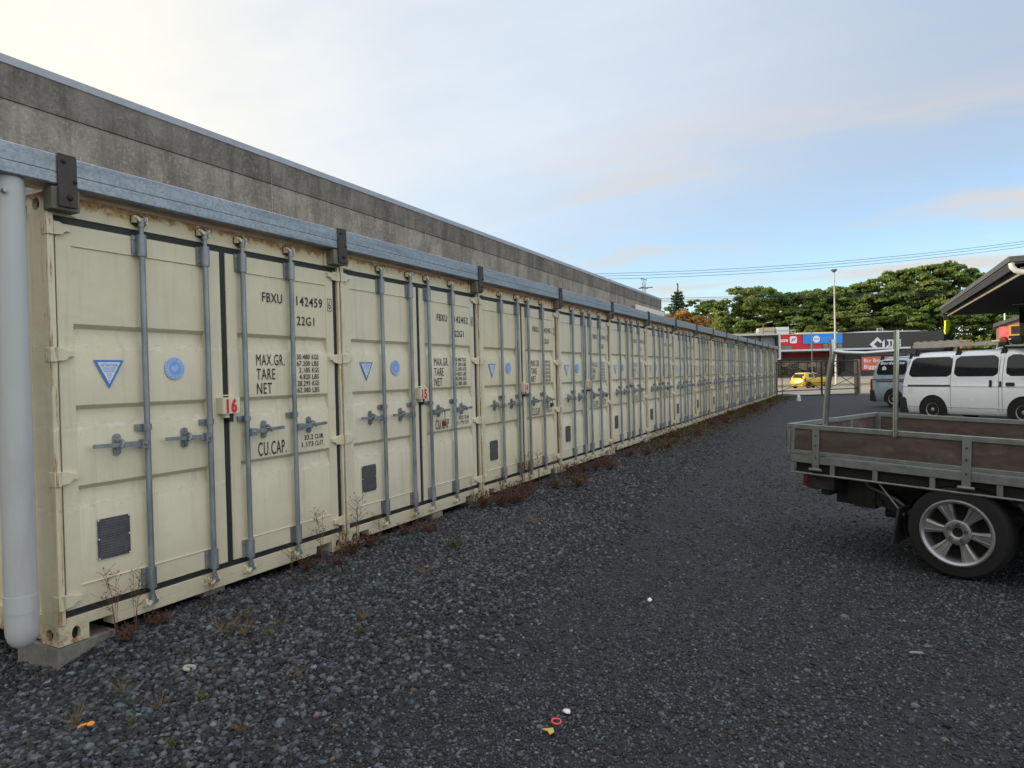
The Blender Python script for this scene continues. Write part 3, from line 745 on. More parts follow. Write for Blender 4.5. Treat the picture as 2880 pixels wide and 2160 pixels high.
padlock(Y0+2*PITCH+1.850+.205, 1.118, .066, BLKPL, 'square black padlock under the last handle of container 14', .075, .045)
padlock(Y0+3*PITCH+1.850+.205, 1.150, .066, BLKPL, 'black padlock on the last handle of container 13', .07, .03)
padlock(Y0+5*PITCH+1.365+.205, 1.150, .066, BLKPL, 'black padlock on the third handle of container 11', .07, .03)

# galvanised box gutter along the container tops, with straps
gr = root('gutter', (0, Y0, 2.6), 'long galvanised steel box gutter running along the container tops', 'gutter')
def gut(a, b, dz=0.):
    m = MB(); z0, z1 = .016+dz, .186+dz
    P = [(-.10, z1), (-.10, z0), (.094, z0), (.100, z0+.008), (.100, z0+.060), (.0975, z0+.064), (.0975, z0+.070), (.100, z0+.074), (.100, z1-.006), (.094, z1), (.082, z1), (.082, z1-.012)]
    P = P+[(.088, z1-.012), (.094, z1-.016), (.094, z0+.010), (.088, z0+.006), (-.094, z0+.006), (-.094, z1)]
    m.prism([(p[0], p[1]) for p in P], a, b, 'y'); return m
gut(-3.4, .035, .004).build('gutter_section', GUTM, gr, smooth=False)
for i in range(NC):
    gut((.045 if i == 0 else i*PITCH-.06), (i+1)*PITCH-.063, rnd.uniform(-.004, .004)).build('gutter_section', GUTM, gr, smooth=False)
for i in range(NC+1):
    y = .020 if i == 0 else i*PITCH-.118
    b = MB(); b.box(.1025, .113, y, y+.105, -.100, .188); b.box(-.02, .113, y+.004, y+.101, .188, .196); bo = b.build('strap', DKTIM, gr, bevel=.002)
    for yy, zz, rr in ((.03, .155, .010), (.092, .05, .009), (.06, -.045, .014)):
        k = MB(); k.lathe([(0, .012), (rr, .009), (rr*1.2, .003), (rr*1.5, 0)], (.113, y+yy, zz), 'x', 8); k.build('bolt', CHASS, bo)
    t = MB(); t.box(.013, .098, y-.03 if i == 0 else y-.045, y+.125 if i == 0 else y+.10, -.118, .008); t.build('packing_block', pm('dark packing timber', (.15, .14, .12), .85, 0, .3, 8., .3, 40., (1, 4, 1)), gr, bevel=.004)

# downpipe at the near corner
dp = root('downpipe', (.0, 2.105, .05), 'thick white plastic downpipe at the near end of the container row', 'pipe')
m = MB(); m.tube([(0, 0, 2.57), (0, 0, .20)], .078, 32); m.build('pipe', PVC, dp)
m = MB(); m.tube([(0, 0, .31), (0, 0, .215)], .0815, 32); m.tube([(0, 0, .22), (0, 0, .13), (-.002, 0, .09), (-.006, 0, .06), (-.011, 0, .038), (-.016, 0, .026), (-.018, 0, .022)], [.0795, .0795, .0765, .067, .050, .028, .008], 32); m.tube([(0, .078, .215), (0, .0815, .31)], .003, 6); m.build('end_cap', PVC, dp)
m = MB(); m.lathe([(0, .03), (.012, .028), (.012, 0)], (.06, -.055, 2.48), 'x', 10); m.build('screw', GALV, dp)

# blocks under the castings
def block(name, x0, x1, y0, y1, z0, z1, label, grp, cat, mat=CONCB):
    m = MB(); m.box(x0, x1, y0, y1, 0, z1-z0)
    o = m.build(name, mat, None, (0, 0, z0), (0, rnd.uniform(-.01, .01), 0), bevel=.012); tag(o, label, cat, grp); return o
block('concrete_footing', -.42, .004, Y0+.0, Y0+.34, -.30, -.004, 'broken concrete footing under the rusty near corner of container 16', None, 'footing')
bi = []
for i in range(1, NC+1):
    y = Y0+i*PITCH
    block('support_block', -.30, -.02, y-.20, y+.30, -.30, -.004, 'grey concrete support block under the joint of two containers', 'concrete blocks under the container joints', 'block')
block('timber_packer', -.30, .02, Y0+PITCH+1.36, Y0+PITCH+1.62, -.24, -.075, 'mossy lower timber packer under the middle of container 15', None, 'timber', TIMB)
block('timber_packer', -.30, .0, Y0+PITCH+1.40, Y0+PITCH+1.60, -.073, .022, 'short upper timber packer under the middle of container 15', None, 'timber', TIMB)
block('timber_packer', -.30, -.05, Y0+1.02, Y0+1.20, -.24, .024, 'dark timber packer under the sill of container 16', None, 'timber', TIMB)

# ------------------------------------------------------------------ concrete building behind the row
cb = root('concrete_building', (-7.2, 11.02, -.3), 'long weathered concrete panel building behind the containers', 'building')
WZ0, WZ1 = 6.79, 6.565
YN, YF = -40., 33.1
wz = lambda y: WZ0+(y+11)*(WZ1-WZ0)/44.
def wallseg(a, b, x0, x1, z0f, z1f, mat, name, dy=.01):
    m = MB(); V = []
    for x in (x0, x1):
        for y in (a+dy, b-dy): V += [(x, y, z0f(y)), (x, y, z1f(y))]
    m.add(V, [(0, 1, 3, 2), (4, 6, 7, 5), (0, 4, 5, 1), (2, 3, 7, 6), (0, 2, 6, 4), (1, 5, 7, 3)]); return m.build(name, mat, cb, smooth=False)
js = [YN]+[k*5.93 for k in range(-6, 6)]+[31.8, YF]
for a, b in zip(js[:-1], js[1:]):
    if b-a < .2: continue
    wallseg(a, b, -.25, 0, lambda y: 0., lambda y: wz(y)-.66, CWALL, 'wall_panel')
    wallseg(a, b, -.25, .018, lambda y: wz(y)-.65, lambda y: wz(y)-.125, CBAND, 'parapet_panel')
wallseg(YN, YF, -.24, -.03, lambda y: 0., lambda y: wz(y)-.13, DARK, 'inner_wall', 0.)
wallseg(YN, YF+.03, -.28, .035, lambda y: wz(y)-.124, lambda y: wz(y), FLASH, 'coping', 0.)
m = MB(); m.box(-30, -.25, YN, YF-.02, 5.2, 5.6); m.box(-30, -.251, YF-.27, YF-.03, 0, 6.4); m.build('roof', FLASH, cb, smooth=False)

m = MB()
for k in range(-6, 6): m.box(-.03, .012, k*5.93-.006, k*5.93+.006, 0, wz(k*5.93)-.13)
m.build('joint_sealant', pm('pale joint sealant', (.40, .39, .36), .8), cb, smooth=False)
sg = root('sign_board', (-7.02, 37.6, 3.6), 'long white sign board fixed near the far end of the concrete building', 'sign')
m = MB(); m.box(0, .06, 0, 6.3, 0, 1.75); m.build('board', pm('white sign board', (.62, .61, .58), .6), sg)
m = MB(); m.text('SELF STORAGE', .62, (.064, .55, .95), width=5.3, bold=.03); m.build('lettering', INK, sg, smooth=False)
an = root('antenna', (-9., 46.6, 5.4), 'old television aerial on a thin mast above the building roof', 'aerial')
m = MB(); m.tube([(0, 0, 0), (0, 0, 2.55)], .025, 6); m.build('mast', STEELDK, an)
m = MB()
for z, w in ((2.55, 1.55), (1.95, 1.7), (1.45, 1.55)): m.tube([(0, -w/2, z-.03), (0, w/2, z+.05)], .028, 6)
for y in (-.55, .55):
    m.tube([(0, y, 1.45), (0, y*.5, 1.95), (0, y, 2.55)], .014, 5); m.tube([(0, y*.4, 1.95), (0, y*.75, 2.3)], .014, 5)
m.tube([(-.4, 0, 1.95), (.6, .1, 1.97)], .03, 6); m.build('element', STEELDK, an)

# ------------------------------------------------------------------ wheels and vehicles
def wheel(parent, x, y, z, r, w, rim_r, side, kind='steel', rot=0.):
    """side = -1: outer face towards -y"""
    T = MB(); s = side
    T.lathe([(rim_r*.97, -w*.42*s), (rim_r*1.02, -w*.5*s), (r*.80, -w*.52*s), (r*.93, -w*.48*s), (r*.985, -w*.38*s), (r, -w*.2*s), (r, w*.2*s), (r*.985, w*.38*s), (r*.93, w*.48*s), (rim_r*1.02, w*.5*s), (rim_r*.97, w*.42*s)][::(-1 if s > 0 else 1)], (0, 0, 0), 'y', 44)
    if kind == 'alloy':
        for k in range(72):
            a = 2*math.pi*k/72; c = Vector((math.cos(a), 0, math.sin(a)))
            T.beam(c*(r*.965)+Vector((0, -w*.44*s, 0)), c*(r*1.004)+Vector((0, -w*.20*s, 0)), .010, .012, up=c)
    w_ = bpy.data.objects.new('wheel', T.mesh('wheel', TYRE)); COL.objects.link(w_); w_.parent = parent; w_.location = (x, y, z); w_.rotation_euler = (0, rot, 0)
    R = MB(); fy = lambda d: s*(w*.5-d)              # d metres inside the outer face
    if kind == 'alloy':
        R.lathe([(rim_r*1.0, fy(.004)), (rim_r*.99, fy(-.006)), (rim_r*.945, fy(-.008)), (rim_r*.895, fy(.0)), (rim_r*.865, fy(.012)), (rim_r*.85, fy(.045)), (rim_r*.84, fy(w*.85))], (0, 0, 0), 'y', 48)
        for k in range(6):
            a = math.pi/6*0+2*math.pi*k/6; c, t = Vector((math.cos(a), 0, math.sin(a))), Vector((-math.sin(a), 0, math.cos(a)))
            def P(rr, tt, d): return c*rr+t*tt+Vector((0, fy(d), 0))
            st_ = [(.060, .036, .034), (.095, .026, .030), (.14, .034, .022), (rim_r*.875, .058, .014)]
            for e in (-1, 1):                          # two ridges and a sunk centre
                V = []
                for rr, tt, d in st_: V += [P(rr, e*tt, d+.004), P(rr, e*tt*.55, d), P(rr, e*tt*.40, d+.010), P(rr, 0, d+.010), P(rr, e*tt, d+.05)]
                F = []
                for i in range(3):
                    b = i*5
                    for j, l in ((4, 0), (0, 1), (1, 2), (2, 3)): F.append((b+j, b+l, b+5+l, b+5+j))
                R.add(V, F)
        R.lathe([(.095, fy(.05)), (.093, fy(.026)), (.082, fy(.022)), (.045, fy(.024)), (.036, fy(.030)), (.034, fy(.055))], (0, 0, 0), 'y', 32)
        o = R.build('rim', ALLOY, w_)
        B = MB(); B.lathe([(rim_r*.9, fy(.11)), (.0, fy(.12))], (0, 0, 0), 'y', 32); B.lathe([(.034, fy(.05)), (0, fy(.052))], (0, 0, 0), 'y', 20); B.lathe([(.13, fy(.09)), (.13, fy(.10)), (.05, fy(.088))], (0, 0, 0), 'y', 24)
        B.build('brake_drum', DARK, w_)
        N = MB()
        for k in range(5):
            a = math.pi/2+2*math.pi*k/5; p = (math.cos(a)*.060, 0, math.sin(a)*.060)
            N.lathe([(.0135, fy(.026)), (.0135, fy(.019)), (.009, fy(.0185)), (.008, fy(.026))], p, 'y', 10)
        N.build('wheel_nut', BLKPL, w_)
    else:
        R.lathe([(rim_r*1.0, fy(.004)), (rim_r*.93, fy(.006)), (rim_r*.86, fy(.03)), (rim_r*.72, fy(.05)), (rim_r*.60, fy(.03)), (rim_r*.42, fy(.022)), (rim_r*.36, fy(.03)), (rim_r*.22, fy(.01)), (0, fy(.008))], (0, 0, 0), 'y', 32)
        R.build('rim', RIMST, w_)
        H = MB()
        for k in range(10):
            a = 2*math.pi*k/10; H.disc((math.cos(a)*rim_r*.74, fy(.044), math.sin(a)*rim_r*.74), rim_r*.06, 'y', 8)
        H.build('rim_hole', DARK, w_)
    return w_

def body_loft(levels, rc=.16, n=7):
    """levels: (z, x_rear, x_front, half_width) from bottom to top; plan is a rounded rectangle"""
    m = MB(); N = 0
    for z, xr, xf, hw in levels:
        r = min(rc, hw*.8, (xf-xr)*.3); ring = []
        for cx_, cy_, a0 in ((xf-r, hw-r, 0), (xr+r, hw-r, 90), (xr+r, -hw+r, 180), (xf-r, -hw+r, 270)):
            for k in range(n): a = rad(a0+90*k/(n-1)); ring.append((cx_+r*math.cos(a), cy_+r*math.sin(a), z))
        N = len(ring); m.v += ring
    for i in range(len(levels)-1):
        for k in range(N):
            a, b = i*N+k, i*N+(k+1) % N; m.f.append((a, b, b+N, a+N)); m.m.append(0)
    m.f.append(tuple(range(N-1, -1, -1))); m.m.append(0)
    e = (len(levels)-1)*N; m.f.append(tuple(e+k for k in range(N))); m.m.append(0)
    return m
def halfw(levels, z):
    return float(np.interp(z, [l[0] for l in levels], [l[3] for l in levels]))
def side_patch(levels, x0, x1, z0, z1, side, off=.004, r=.07, slant=(0, 0), nz=9, m=None, mi=0):
    """rounded panel lying on the body side; slant shifts the top of the left/right edge"""
    m = m or MB(); rows = []
    for i in range(nz+1):
        z = z0+(z1-z0)*i/nz; e = min(z-z0, z1-z)
        ins = r-math.sqrt(max(0, r*r-(r-e)**2)) if e < r else 0
        f = (z-z0)/(z1-z0); y = side*(halfw(levels, z)+off)
        rows.append(((x0+slant[0]*f+ins, y, z), (x1+slant[1]*f-ins, y, z)))
    V = [p for q_ in rows for p in q_]
    F = [(2*i, 2*i+1, 2*i+3, 2*i+2) if side < 0 else (2*i+1, 2*i, 2*i+2, 2*i+3) for i in range(nz)]
    return m.add(V, F, mi)
def zs(levels, k): return [(z*k, a, b, c) for z, a, b, c in levels]
VAN_L = zs([(.20, -.96, 3.50, .78), (.26, -1.01, 3.62, .825), (.42, -1.04, 3.68, .845), (.60, -1.045, 3.69, .85), (.985, -1.03, 3.63, .852), (1.0, -1.03, 3.62, .845), (1.15, -1.01, 3.45, .838), (1.27, -.98, 3.24, .822), (1.45, -.93, 2.96, .79), (1.62, -.875, 2.70, .752), (1.78, -.82, 2.45, .715), (1.84, -.79, 2.34, .695), (1.862, -.77, 2.29, .665), (1.90, -.70, 2.18, .60), (1.935, -.56, 2.0, .48), (1.95, -.35, 1.7, .3)], 1.03)
def van(name, loc, rz, paint, label, levels=VAN_L, text=None, stripes=False, rack=True):
    r = root(name, loc, label, 'van', None, rz)
    z = levels[-1][0]/VAN_L[-1][0]
    b = body_loft(levels)
    for i, f in enumerate(b.f):
        c = np.mean([b.v[k] for k in f], axis=0); p = [np.array(b.v[k]) for k in f[:3]]; nn = np.cross(p[1]-p[0], p[2]-p[0]); nn = nn/(np.linalg.norm(nn)+1e-9)
        if 1.30*z < c[2] < 1.80*z and nn[0] > .55: b.m[i] = 1
    body = b.build('body', [paint, GLASS], r, ang=50)
    for s in (-1, 1):
        for x0, x1, sl in ((-.77, .54, (.10, -.0)), (.64, 1.83, (.02, -.03)), (2.06, 2.95, (.0, -.48))):
            side_patch(levels, x0-.018, x1+.018, 1.275*z, 1.845*z, s, .003, .13, sl).build('window_seal', BLKPL, r)
            side_patch(levels, x0, x1, 1.292*z, 1.828*z, s, .006, .115, sl).build('window', GLASS, r)
        g_ = MB()
        side_patch(levels, -.79, .53, 1.0, 1.045, s, .004, .004, m=g_); g_.build('slide_rail', BLKPL, r)
        g_ = MB()
        for x in (.535, 1.86, 1.955): side_patch(levels, x-.006, x+.006, .32, 1.88*z, s, .003, .001, (.01, .01), m=g_)
        side_patch(levels, -.98, 3.3, .985, .997, s, .003, .001, m=g_); side_patch(levels, -.8, 2.6, .395, .405, s, .003, .001, m=g_)
        g_.build('panel_gap', pm('panel shadow gap', (.10, .105, .11), .6), r)
        for x0, x1, z0, z1 in ((1.62, 1.70, .98, 1.18), (1.885, 1.945, .98, 1.15), (2.05, 2.28, 1.01, 1.11)):
            side_patch(levels, x0, x1, z0, z1, s, .012, .03).build('door_handle', BLKPL, r)
        side_patch(levels, -.80, -.63, .82, .97, s, .004, .03).build('fuel_flap', paint, r)
        if paint != VANW: side_patch(levels, -1.03, -.985 if paint == VANW else -.94, .55, 1.12, s, .008, .015).build('tail_lamp', REDL, r)
        k = MB(); k.prism([(-1.06, .22), (-.80, .20), (-.84, .62), (-.90, .68), (-1.06, .68)], s*.80, s*.862, 'y'); k.build('bumper_corner', BLKPL, r, bevel=.01)
        for x in (0., 2.5):
            a = MB(); y = s*(.853); P = [(x+.425*math.cos(t), .33+.425*math.sin(t)) for t in [rad(-20+220*k/24) for k in range(25)]]
            a.prism(P[::-1], s*.5, y+s*.003, 'y'); a.build('dark_arch_disc', DARK, r)  # black disc set proud of the side, painted shade of the wheel well
            wheel(r, x, s*.78, .325, .325, .19, .20, s, 'steel', rnd.random())
        k = MB(); k.box(2.62, 2.78, *sorted((s*.86, s*1.02)), 1.22*z, 1.46*z); k.build('mirror', BLKPL, r, bevel=.02)
        side_patch(levels, 3.05, 3.45, .80, .98, s, .006, .05).build('headlight', WHITE, r)
    k = MB(); k.box(-1.09, -.9, -.80, .80, .30, .52); k.build('rear_bumper', BLKPL if paint == VANW else paint, r, bevel=.03)
    if stripes:
        k = MB()
        for z0, w in ((1.10, .018), (1.055, .035), (1.93, .03)): side_patch(levels, -1.0, 2.9, z0, z0+w, -1, .004, .002, m=k, mi=0)
        side_patch(levels, -1.0, 2.9, 1.035, 1.05, -1, .004, .002, m=k, mi=1)
        k.build('stripe', [pm('navy stripe', (.015, .03, .08), .4), WHITE], r)
        t = MB(); y0, y1 = -(halfw(levels, 1.70)+.012), -(halfw(levels, 1.79)+.012)
        uz = Vector((0, (y1-y0)/.09, 1)); t.text('Borderline', .16, (-.62, y0, 1.695), (1, 0, 0), uz, width=1.06, bold=.03, shear=.2); t.disc((-.42, -(halfw(levels, 1.52)+.014), 1.50), .10, 'y', 20, 0, .13)
        t.build('lettering', WHITE, r, smooth=False)
    if rack:
        for x in (-.60, .68, 1.92):
            k = MB(); k.beam((x, -.70, 2.045*z), (x, .70, 2.045*z), .04, .05)
            for s in (-1, 1): k.prism([(x-.10, 1.865*z), (x+.10, 1.865*z), (x+.06, 1.95*z), (x+.03, 2.03*z), (x-.03, 2.03*z), (x-.06, 1.95*z)], s*.60, s*.70, 'y'); k.beam((x, s*.68, 1.95*z), (x, s*.68, 2.12*z), .04, .04)
            k.build('roof_bar', BLKPL, r, bevel=.006)
    return r
VD = math.atan2(-.66, .75)
def van_at(x, y): return (x+.66*.86, y+.75*.86, -.12)
van('white_van', van_at(6.02, 23.32), VD, VANW, 'white panel van with ladders on its roof rack, parked behind the truck tray')
van('silver_van', van_at(5.32, 30.9), VD, VANS, 'silver blue van with white lettering on its dark side window, behind the white van', stripes=True)
HI = zs(VAN_L, 1.17)
van('white_van', van_at(8.9, 28.6), VD, VANW, 'taller white van whose roof shows above the white van with ladders', levels=HI)
# ladders and beacon carried on the white van
def on_van(x, y, z):
    b = Vector(van_at(6.02, 23.32)); c, s_ = math.cos(VD), math.sin(VD); return (b.x+c*x-s_*y, b.y+s_*x+c*y, b.z+z)
def ladder(x0, x1, y, z, w, label, on_edge):
    r = root('ladder', on_van(0, y, z), label, 'ladder', 'ladders on the van roof rack', VD)
    k = MB(); k2 = MB()
    if on_edge:
        for dz in (0, w): k.box(x0, x1, -.03, .03, dz, dz+.075)
        x = x0+.12
        while x < x1-.05: k2.tube([(x, 0, .03), (x, 0, w+.05)], .018, 8); x += .28
    else:
        for dy in (0, w): k.box(x0, x1, dy-.016, dy+.016, 0, .085)
        x = x0+.12
        while x < x1-.05: k2.tube([(x, 0, .045), (x, w, .045)], .018, 8); k2.box(x-.05, x+.05, -.02, .0165, .086, .11); x += .24
    k.build('rail', LADD, r, bevel=.004); k2.build('rung', LADD, r)
ladder(-.86, 1.70, -.50, 2.135, .38, 'pale aluminium ladder lying flat on the van rack, lower of the two', False)
ladder(-.86, .55, -.46, 2.226, .34, 'shorter aluminium ladder strapped on top of the lower ladder', False)
bc = root('beacon', on_van(1.80, -.50, 2.13), 'round orange beacon light on the roof rack of the white van', 'beacon')
m = MB(); m.lathe([(0, .20), (.07, .19), (.10, .13), (.10, .06), (.11, .05), (.11, .0)], (0, 0, 0), 'z', 20); m.build('lens', ORL, bc)
m = MB(); m.lathe([(.115, .06), (.12, .03), (.12, -.03)], (0, 0, 0), 'z', 20); m.build('base', BLKPL, bc)
m = MB(); m.lathe([(0, .19), (.12, .17), (.15, .06), (.13, -.04), (.0, -.05)], (0, 0, 0), 'z', 20)
tag(m.build('roof_vent', BLKPL, None, on_van(2.12, -.45, 2.16)), 'round black vent on the front roof bar of the white van', 'vent')

# flat deck truck, rear end towards us
UT = root('flatbed_truck', (3.52, 6.54, -.12), 'flat deck truck with brown plywood tray sides and silver alloy wheel', 'truck', None, math.atan2(-.39, .92))
UT.rotation_euler = (0, rad(1.8), math.atan2(-.39, .92))
TL, TW, TT = 2.45, 1.86, 1.12
def side_board(y, s, name):
    m = MB(); T, B = TT, TT-.262
    m.box(0, TL, *sorted((y, y+s*.036)), T-.042, T); m.box(0, TL, *sorted((y, y+s*.034)), B, B+.034)
    m.box(0, .036, *sorted((y, y+s*.035)), B+.034, T-.042); m.box(TL-.036, TL, *sorted((y, y+s*.035)), B+.034, T-.042)
    o = m.build(name, ALU, UT, bevel=.004)
    p = MB(); p.box(.037, TL-.037, *sorted((y+s*.010, y+s*.024)), B+.035, T-.043); p.build('plywood_panel', PLY, o)
    for x in (.229, 1.357, 2.2):
        k = MB(); k.box(x-.030, x+.030, *sorted((y-s*.008, y-s*.001)), B-.115, T-.004); k.tube([(x-.055, y-s*.006, B-.122), (x+.055, y-s*.006, B-.122)], .013, 8)
        for zz in (T-.09, T-.175, B-.02): k.lathe([(0, .006), (.008, .004), (.008, 0)], (x, y-s*.008, zz), 'y', 8, 1) if s < 0 else k.lathe([(.008, -0.), (.008, -.004), (0, -.006)], (x, y-s*.008, zz), 'y', 8, 1)
        k.build('hinge_strap', [ALU, BLKPL], o, bevel=.002)
side_board(0., 1, 'side_board'); side_board(TW, -1, 'side_board')
m = MB(); B = TT-.262
m.box(-.036, -.001, 0, TW, TT-.042, TT); m.box(-.035, -.002, 0, TW, B, B+.034)
for y in (0, .6, 1.22, TW-.036): m.box(-.034, -.003, y, y+.036, B+.034, TT-.042)
tb = m.build('tail_board', ALU, UT, bevel=.004)
m = MB(); m.box(-.024, -.012, .037, TW-.037, B+.035, TT-.043); m.build('plywood_panel', PLY, tb)
m = MB(); m.box(-.055, -.036, .03, .05, B+.10, B+.2); m.box(-.055, -.036, .03, .05, B+.05, B+.08); m.build('latch', BLKPL, tb)
m = MB(); m.prism([(1.66, .66), (1.70, .66), (2.03, .30), (1.99, .30)], .03, .25, 'y'); m.build('front_flap', pm('worn rubber flap', (.026, .031, .029), .8, 0, .3), UT)
m = MB(); m.box(TL+.002, TL+.04, 0, TW, B-.03, TT+.5); m.build('headboard', ALU, UT)
m = MB(); m.box(0, TL, .002, TW-.002, B-.075, B-.008)
m.build('tray_floor', ALU, UT, bevel=.004)
m = MB(); m.box(.03, TL-.03, .05, TW-.05, B-.16, B-.0755); m.build('dark_slab', DARK, UT)  # solid black slab, painted shade for the pockets behind the rope rail
m = MB(); m.tube([(.0, .012, B-.166), (TL, .012, B-.166)], .0095, 8)
for x in (.018, .368, .712, 1.129, 1.563, 1.98, 2.40): m.box(x-.019, x+.019, .006, .018, B-.162, B-.076)
m.build('rope_rail', ALU, UT)
m = MB()
for y in (.42, 1.36): m.box(.18, 5.0, y, y+.08, .50, .66) if False else m.box(.18, 2.7, y, y+.08, .56, .70)
for x in (.30, .9, 1.9): m.box(x, x+.08, .42, 1.44, .57, .69)
m.box(.16, .24, .25, 1.6, .48, .60); m.box(.34, .46, .36, 1.5, .44, .70); m.box(.46, .95, .50, 1.34, .46, .66); m.box(.22, .40, .42, .50, .40, .62); m.tube([(.2, .93, .56), (-.02, .93, .50)], .03, 10)
ch = m.build('chassis', CHASS, UT, bevel=.006)
m = MB()
for y in (.40, 1.40):
    pts = [(.48, y, .585), (.60, y, .47), (.9, y, .37), (1.36, y, .32), (1.8, y, .37), (2.2, y, .47)]
    for k in range(4): m.tube([(p[0]+(.05*k if p[0] < 1.3 else -.05*k), p[1], p[2]-.017*k) for p in pts], .022, 6)
    m.box(.40, .58, y-.05, y+.05, .40, .66); m.prism([(.36, .52), (.72, .40), (.9, .34), (.95, .40), (.75, .52), (.5, .62)], y-.03, y+.03, 'y'); m.tube([(.53, y-.06, .46), (.53, y+.06, .46)], .035, 10); m.tube([(.62, y-.06, .455), (.62, y+.06, .455)], .03, 10)
    m.box(1.27, 1.45, y-.06, y+.06, .30, .40)
m.build('leaf_spring', CHASS, UT)
m = MB(); m.tube([(1.357, .16, .388), (1.357, 1.72, .388)], .045, 12); m.lathe([(0, -.14), (.10, -.12), (.15, 0), (.10, .12), (0, .14)], (1.357, .95, .388), 'y', 16)
m.build('rear_axle', CHASS, UT)
m = MB(); m.tube([(.62, .50, .36), (.82, .50, .365), (1.05, .52, .37), (1.3, .58, .50), (1.6, .6, .50), (2.3, .6, .45)], [.042, .042, .042, .035, .035, .035], 12); m.build('exhaust_pipe', CHASS, UT)
m = MB(); m.tube([(.52, .30, .63), (.56, .28, .60), (.78, .28, .52), (.95, .26, .40), (.99, .26, .37)], .012, 6); m.tube([(.70, .08, .69), (.88, .10, .46)], .008, 6); m.tube([(1.18, .08, .66), (.90, .10, .44)], .016, 6); m.build('stay_rod', ALU, UT)
for y in (.10, 1.60):
    m = MB(); m.box(.10, .34, y, y+.16, .555, .675); m.build('lamp_box', CHASS, UT, bevel=.006)
for y in (.10, 1.60):
    m = MB(); m.box(.062, .098, y+.01, y+.15, .565, .665); m.build('tail_lamp', REDL, UT, bevel=.006)
m = MB(); m.tube([(.035, .06, .70), (.035, .06, .56), (.05, .10, .55), (.20, .14, .545)], .006, 6); m.build('lamp_bracket', ALU, UT)
for y0, y1 in ((.02, .26), (1.60, 1.84)):
    m = MB(); V = []
    for k in range(13):
        t = rad(200-k*17.5); rr = .435; V += [(1.357+rr*math.cos(t), y0, .40+rr*.80*math.sin(t)), (1.357+rr*math.cos(t), y1, .40+rr*.80*math.sin(t))]
    m.add(V, [(2*k, 2*k+1, 2*k+3, 2*k+2) for k in range(12)])
    m.build('mudguard', BLKPL, UT)
for y0, y1 in ((.03, .30), (1.56, 1.83)):
    m = MB(); m.add([(.875, y0, .50), (.875, y1, .50), (.83, y1, .20), (.83, y0, .20), (.890, y0, .50), (.890, y1, .50), (.845, y1, .20), (.845, y0, .20)], [(0, 1, 2, 3), (7, 6, 5, 4), (0, 4, 5, 1), (2, 6, 7, 3), (0, 3, 7, 4), (1, 5, 6, 2)])
    m.build('mudflap', pm('worn rubber flap', (.026, .031, .029), .8, 0, .3), UT)
for y, s in ((.112, -1), (TW-.112, 1)):
    wheel(UT, 1.295, y, .345+.041, .347, .215, .252, s, 'alloy', .10)
    wheel(UT, 4.35, y+.03*(-s), .345+.137, .347, .215, .252, s, 'alloy', .4)
PST = pm('galvanised post', (.50, .51, .52), .20, 1., .12, 4.)
for pts, wd in (([(.262, .07, B), (.283, .07, TT+.18), (.296, .07, TT+.36), (.318, .07, TT+.52), (.330, .07, TT+.60), (.330, .07, TT+.66), (.322, .07, TT+.735)], .024), ([(.868, -.012, TT-.045), (.868, -.012, TT+.5), (.866, -.012, TT+.795)], .020)):
    m = MB(); m.tube(pts, wd, 12); m.build('rack_post', PST, UT)
m = MB(); m.tube([(.335, .07, TT+.635), (.45, .052, TT+.618), (.62, .026, TT+.612), (.86, -.014, TT+.628)], .019, 10); m.build('rack_bar', PST, UT)
# cab beyond the right edge of the picture
CABL = [(.42, 2.62, 5.2, .80), (.60, 2.58, 5.28, .84), (.95, 2.56, 5.28, .85), (1.05, 2.56, 5.2, .84)]
CABU = [(1.05, 2.56, 4.35, .84), (1.20, 2.56, 4.15, .81), (1.55, 2.60, 3.72, .72), (1.66, 2.68, 3.5, .66), (1.70, 2.85, 3.3, .5)]
cabm = body_loft(CABL, .14); up = body_loft(CABU, .12)
for i, f in enumerate(up.f):
    c = np.mean([up.v[k] for k in f], axis=0)
    if 1.16 < c[2] < 1.60: up.m[i] = 1
o2 = len(cabm.v); cabm.v += up.v; cabm.f += [tuple(k+o2 for k in f) for f in up.f]; cabm.m += up.m
cabm.v = [(p[0], p[1]+TW/2, p[2]-.02) for p in cabm.v]
cabm.build('cab', [VANW, GLASS], UT, ang=50)

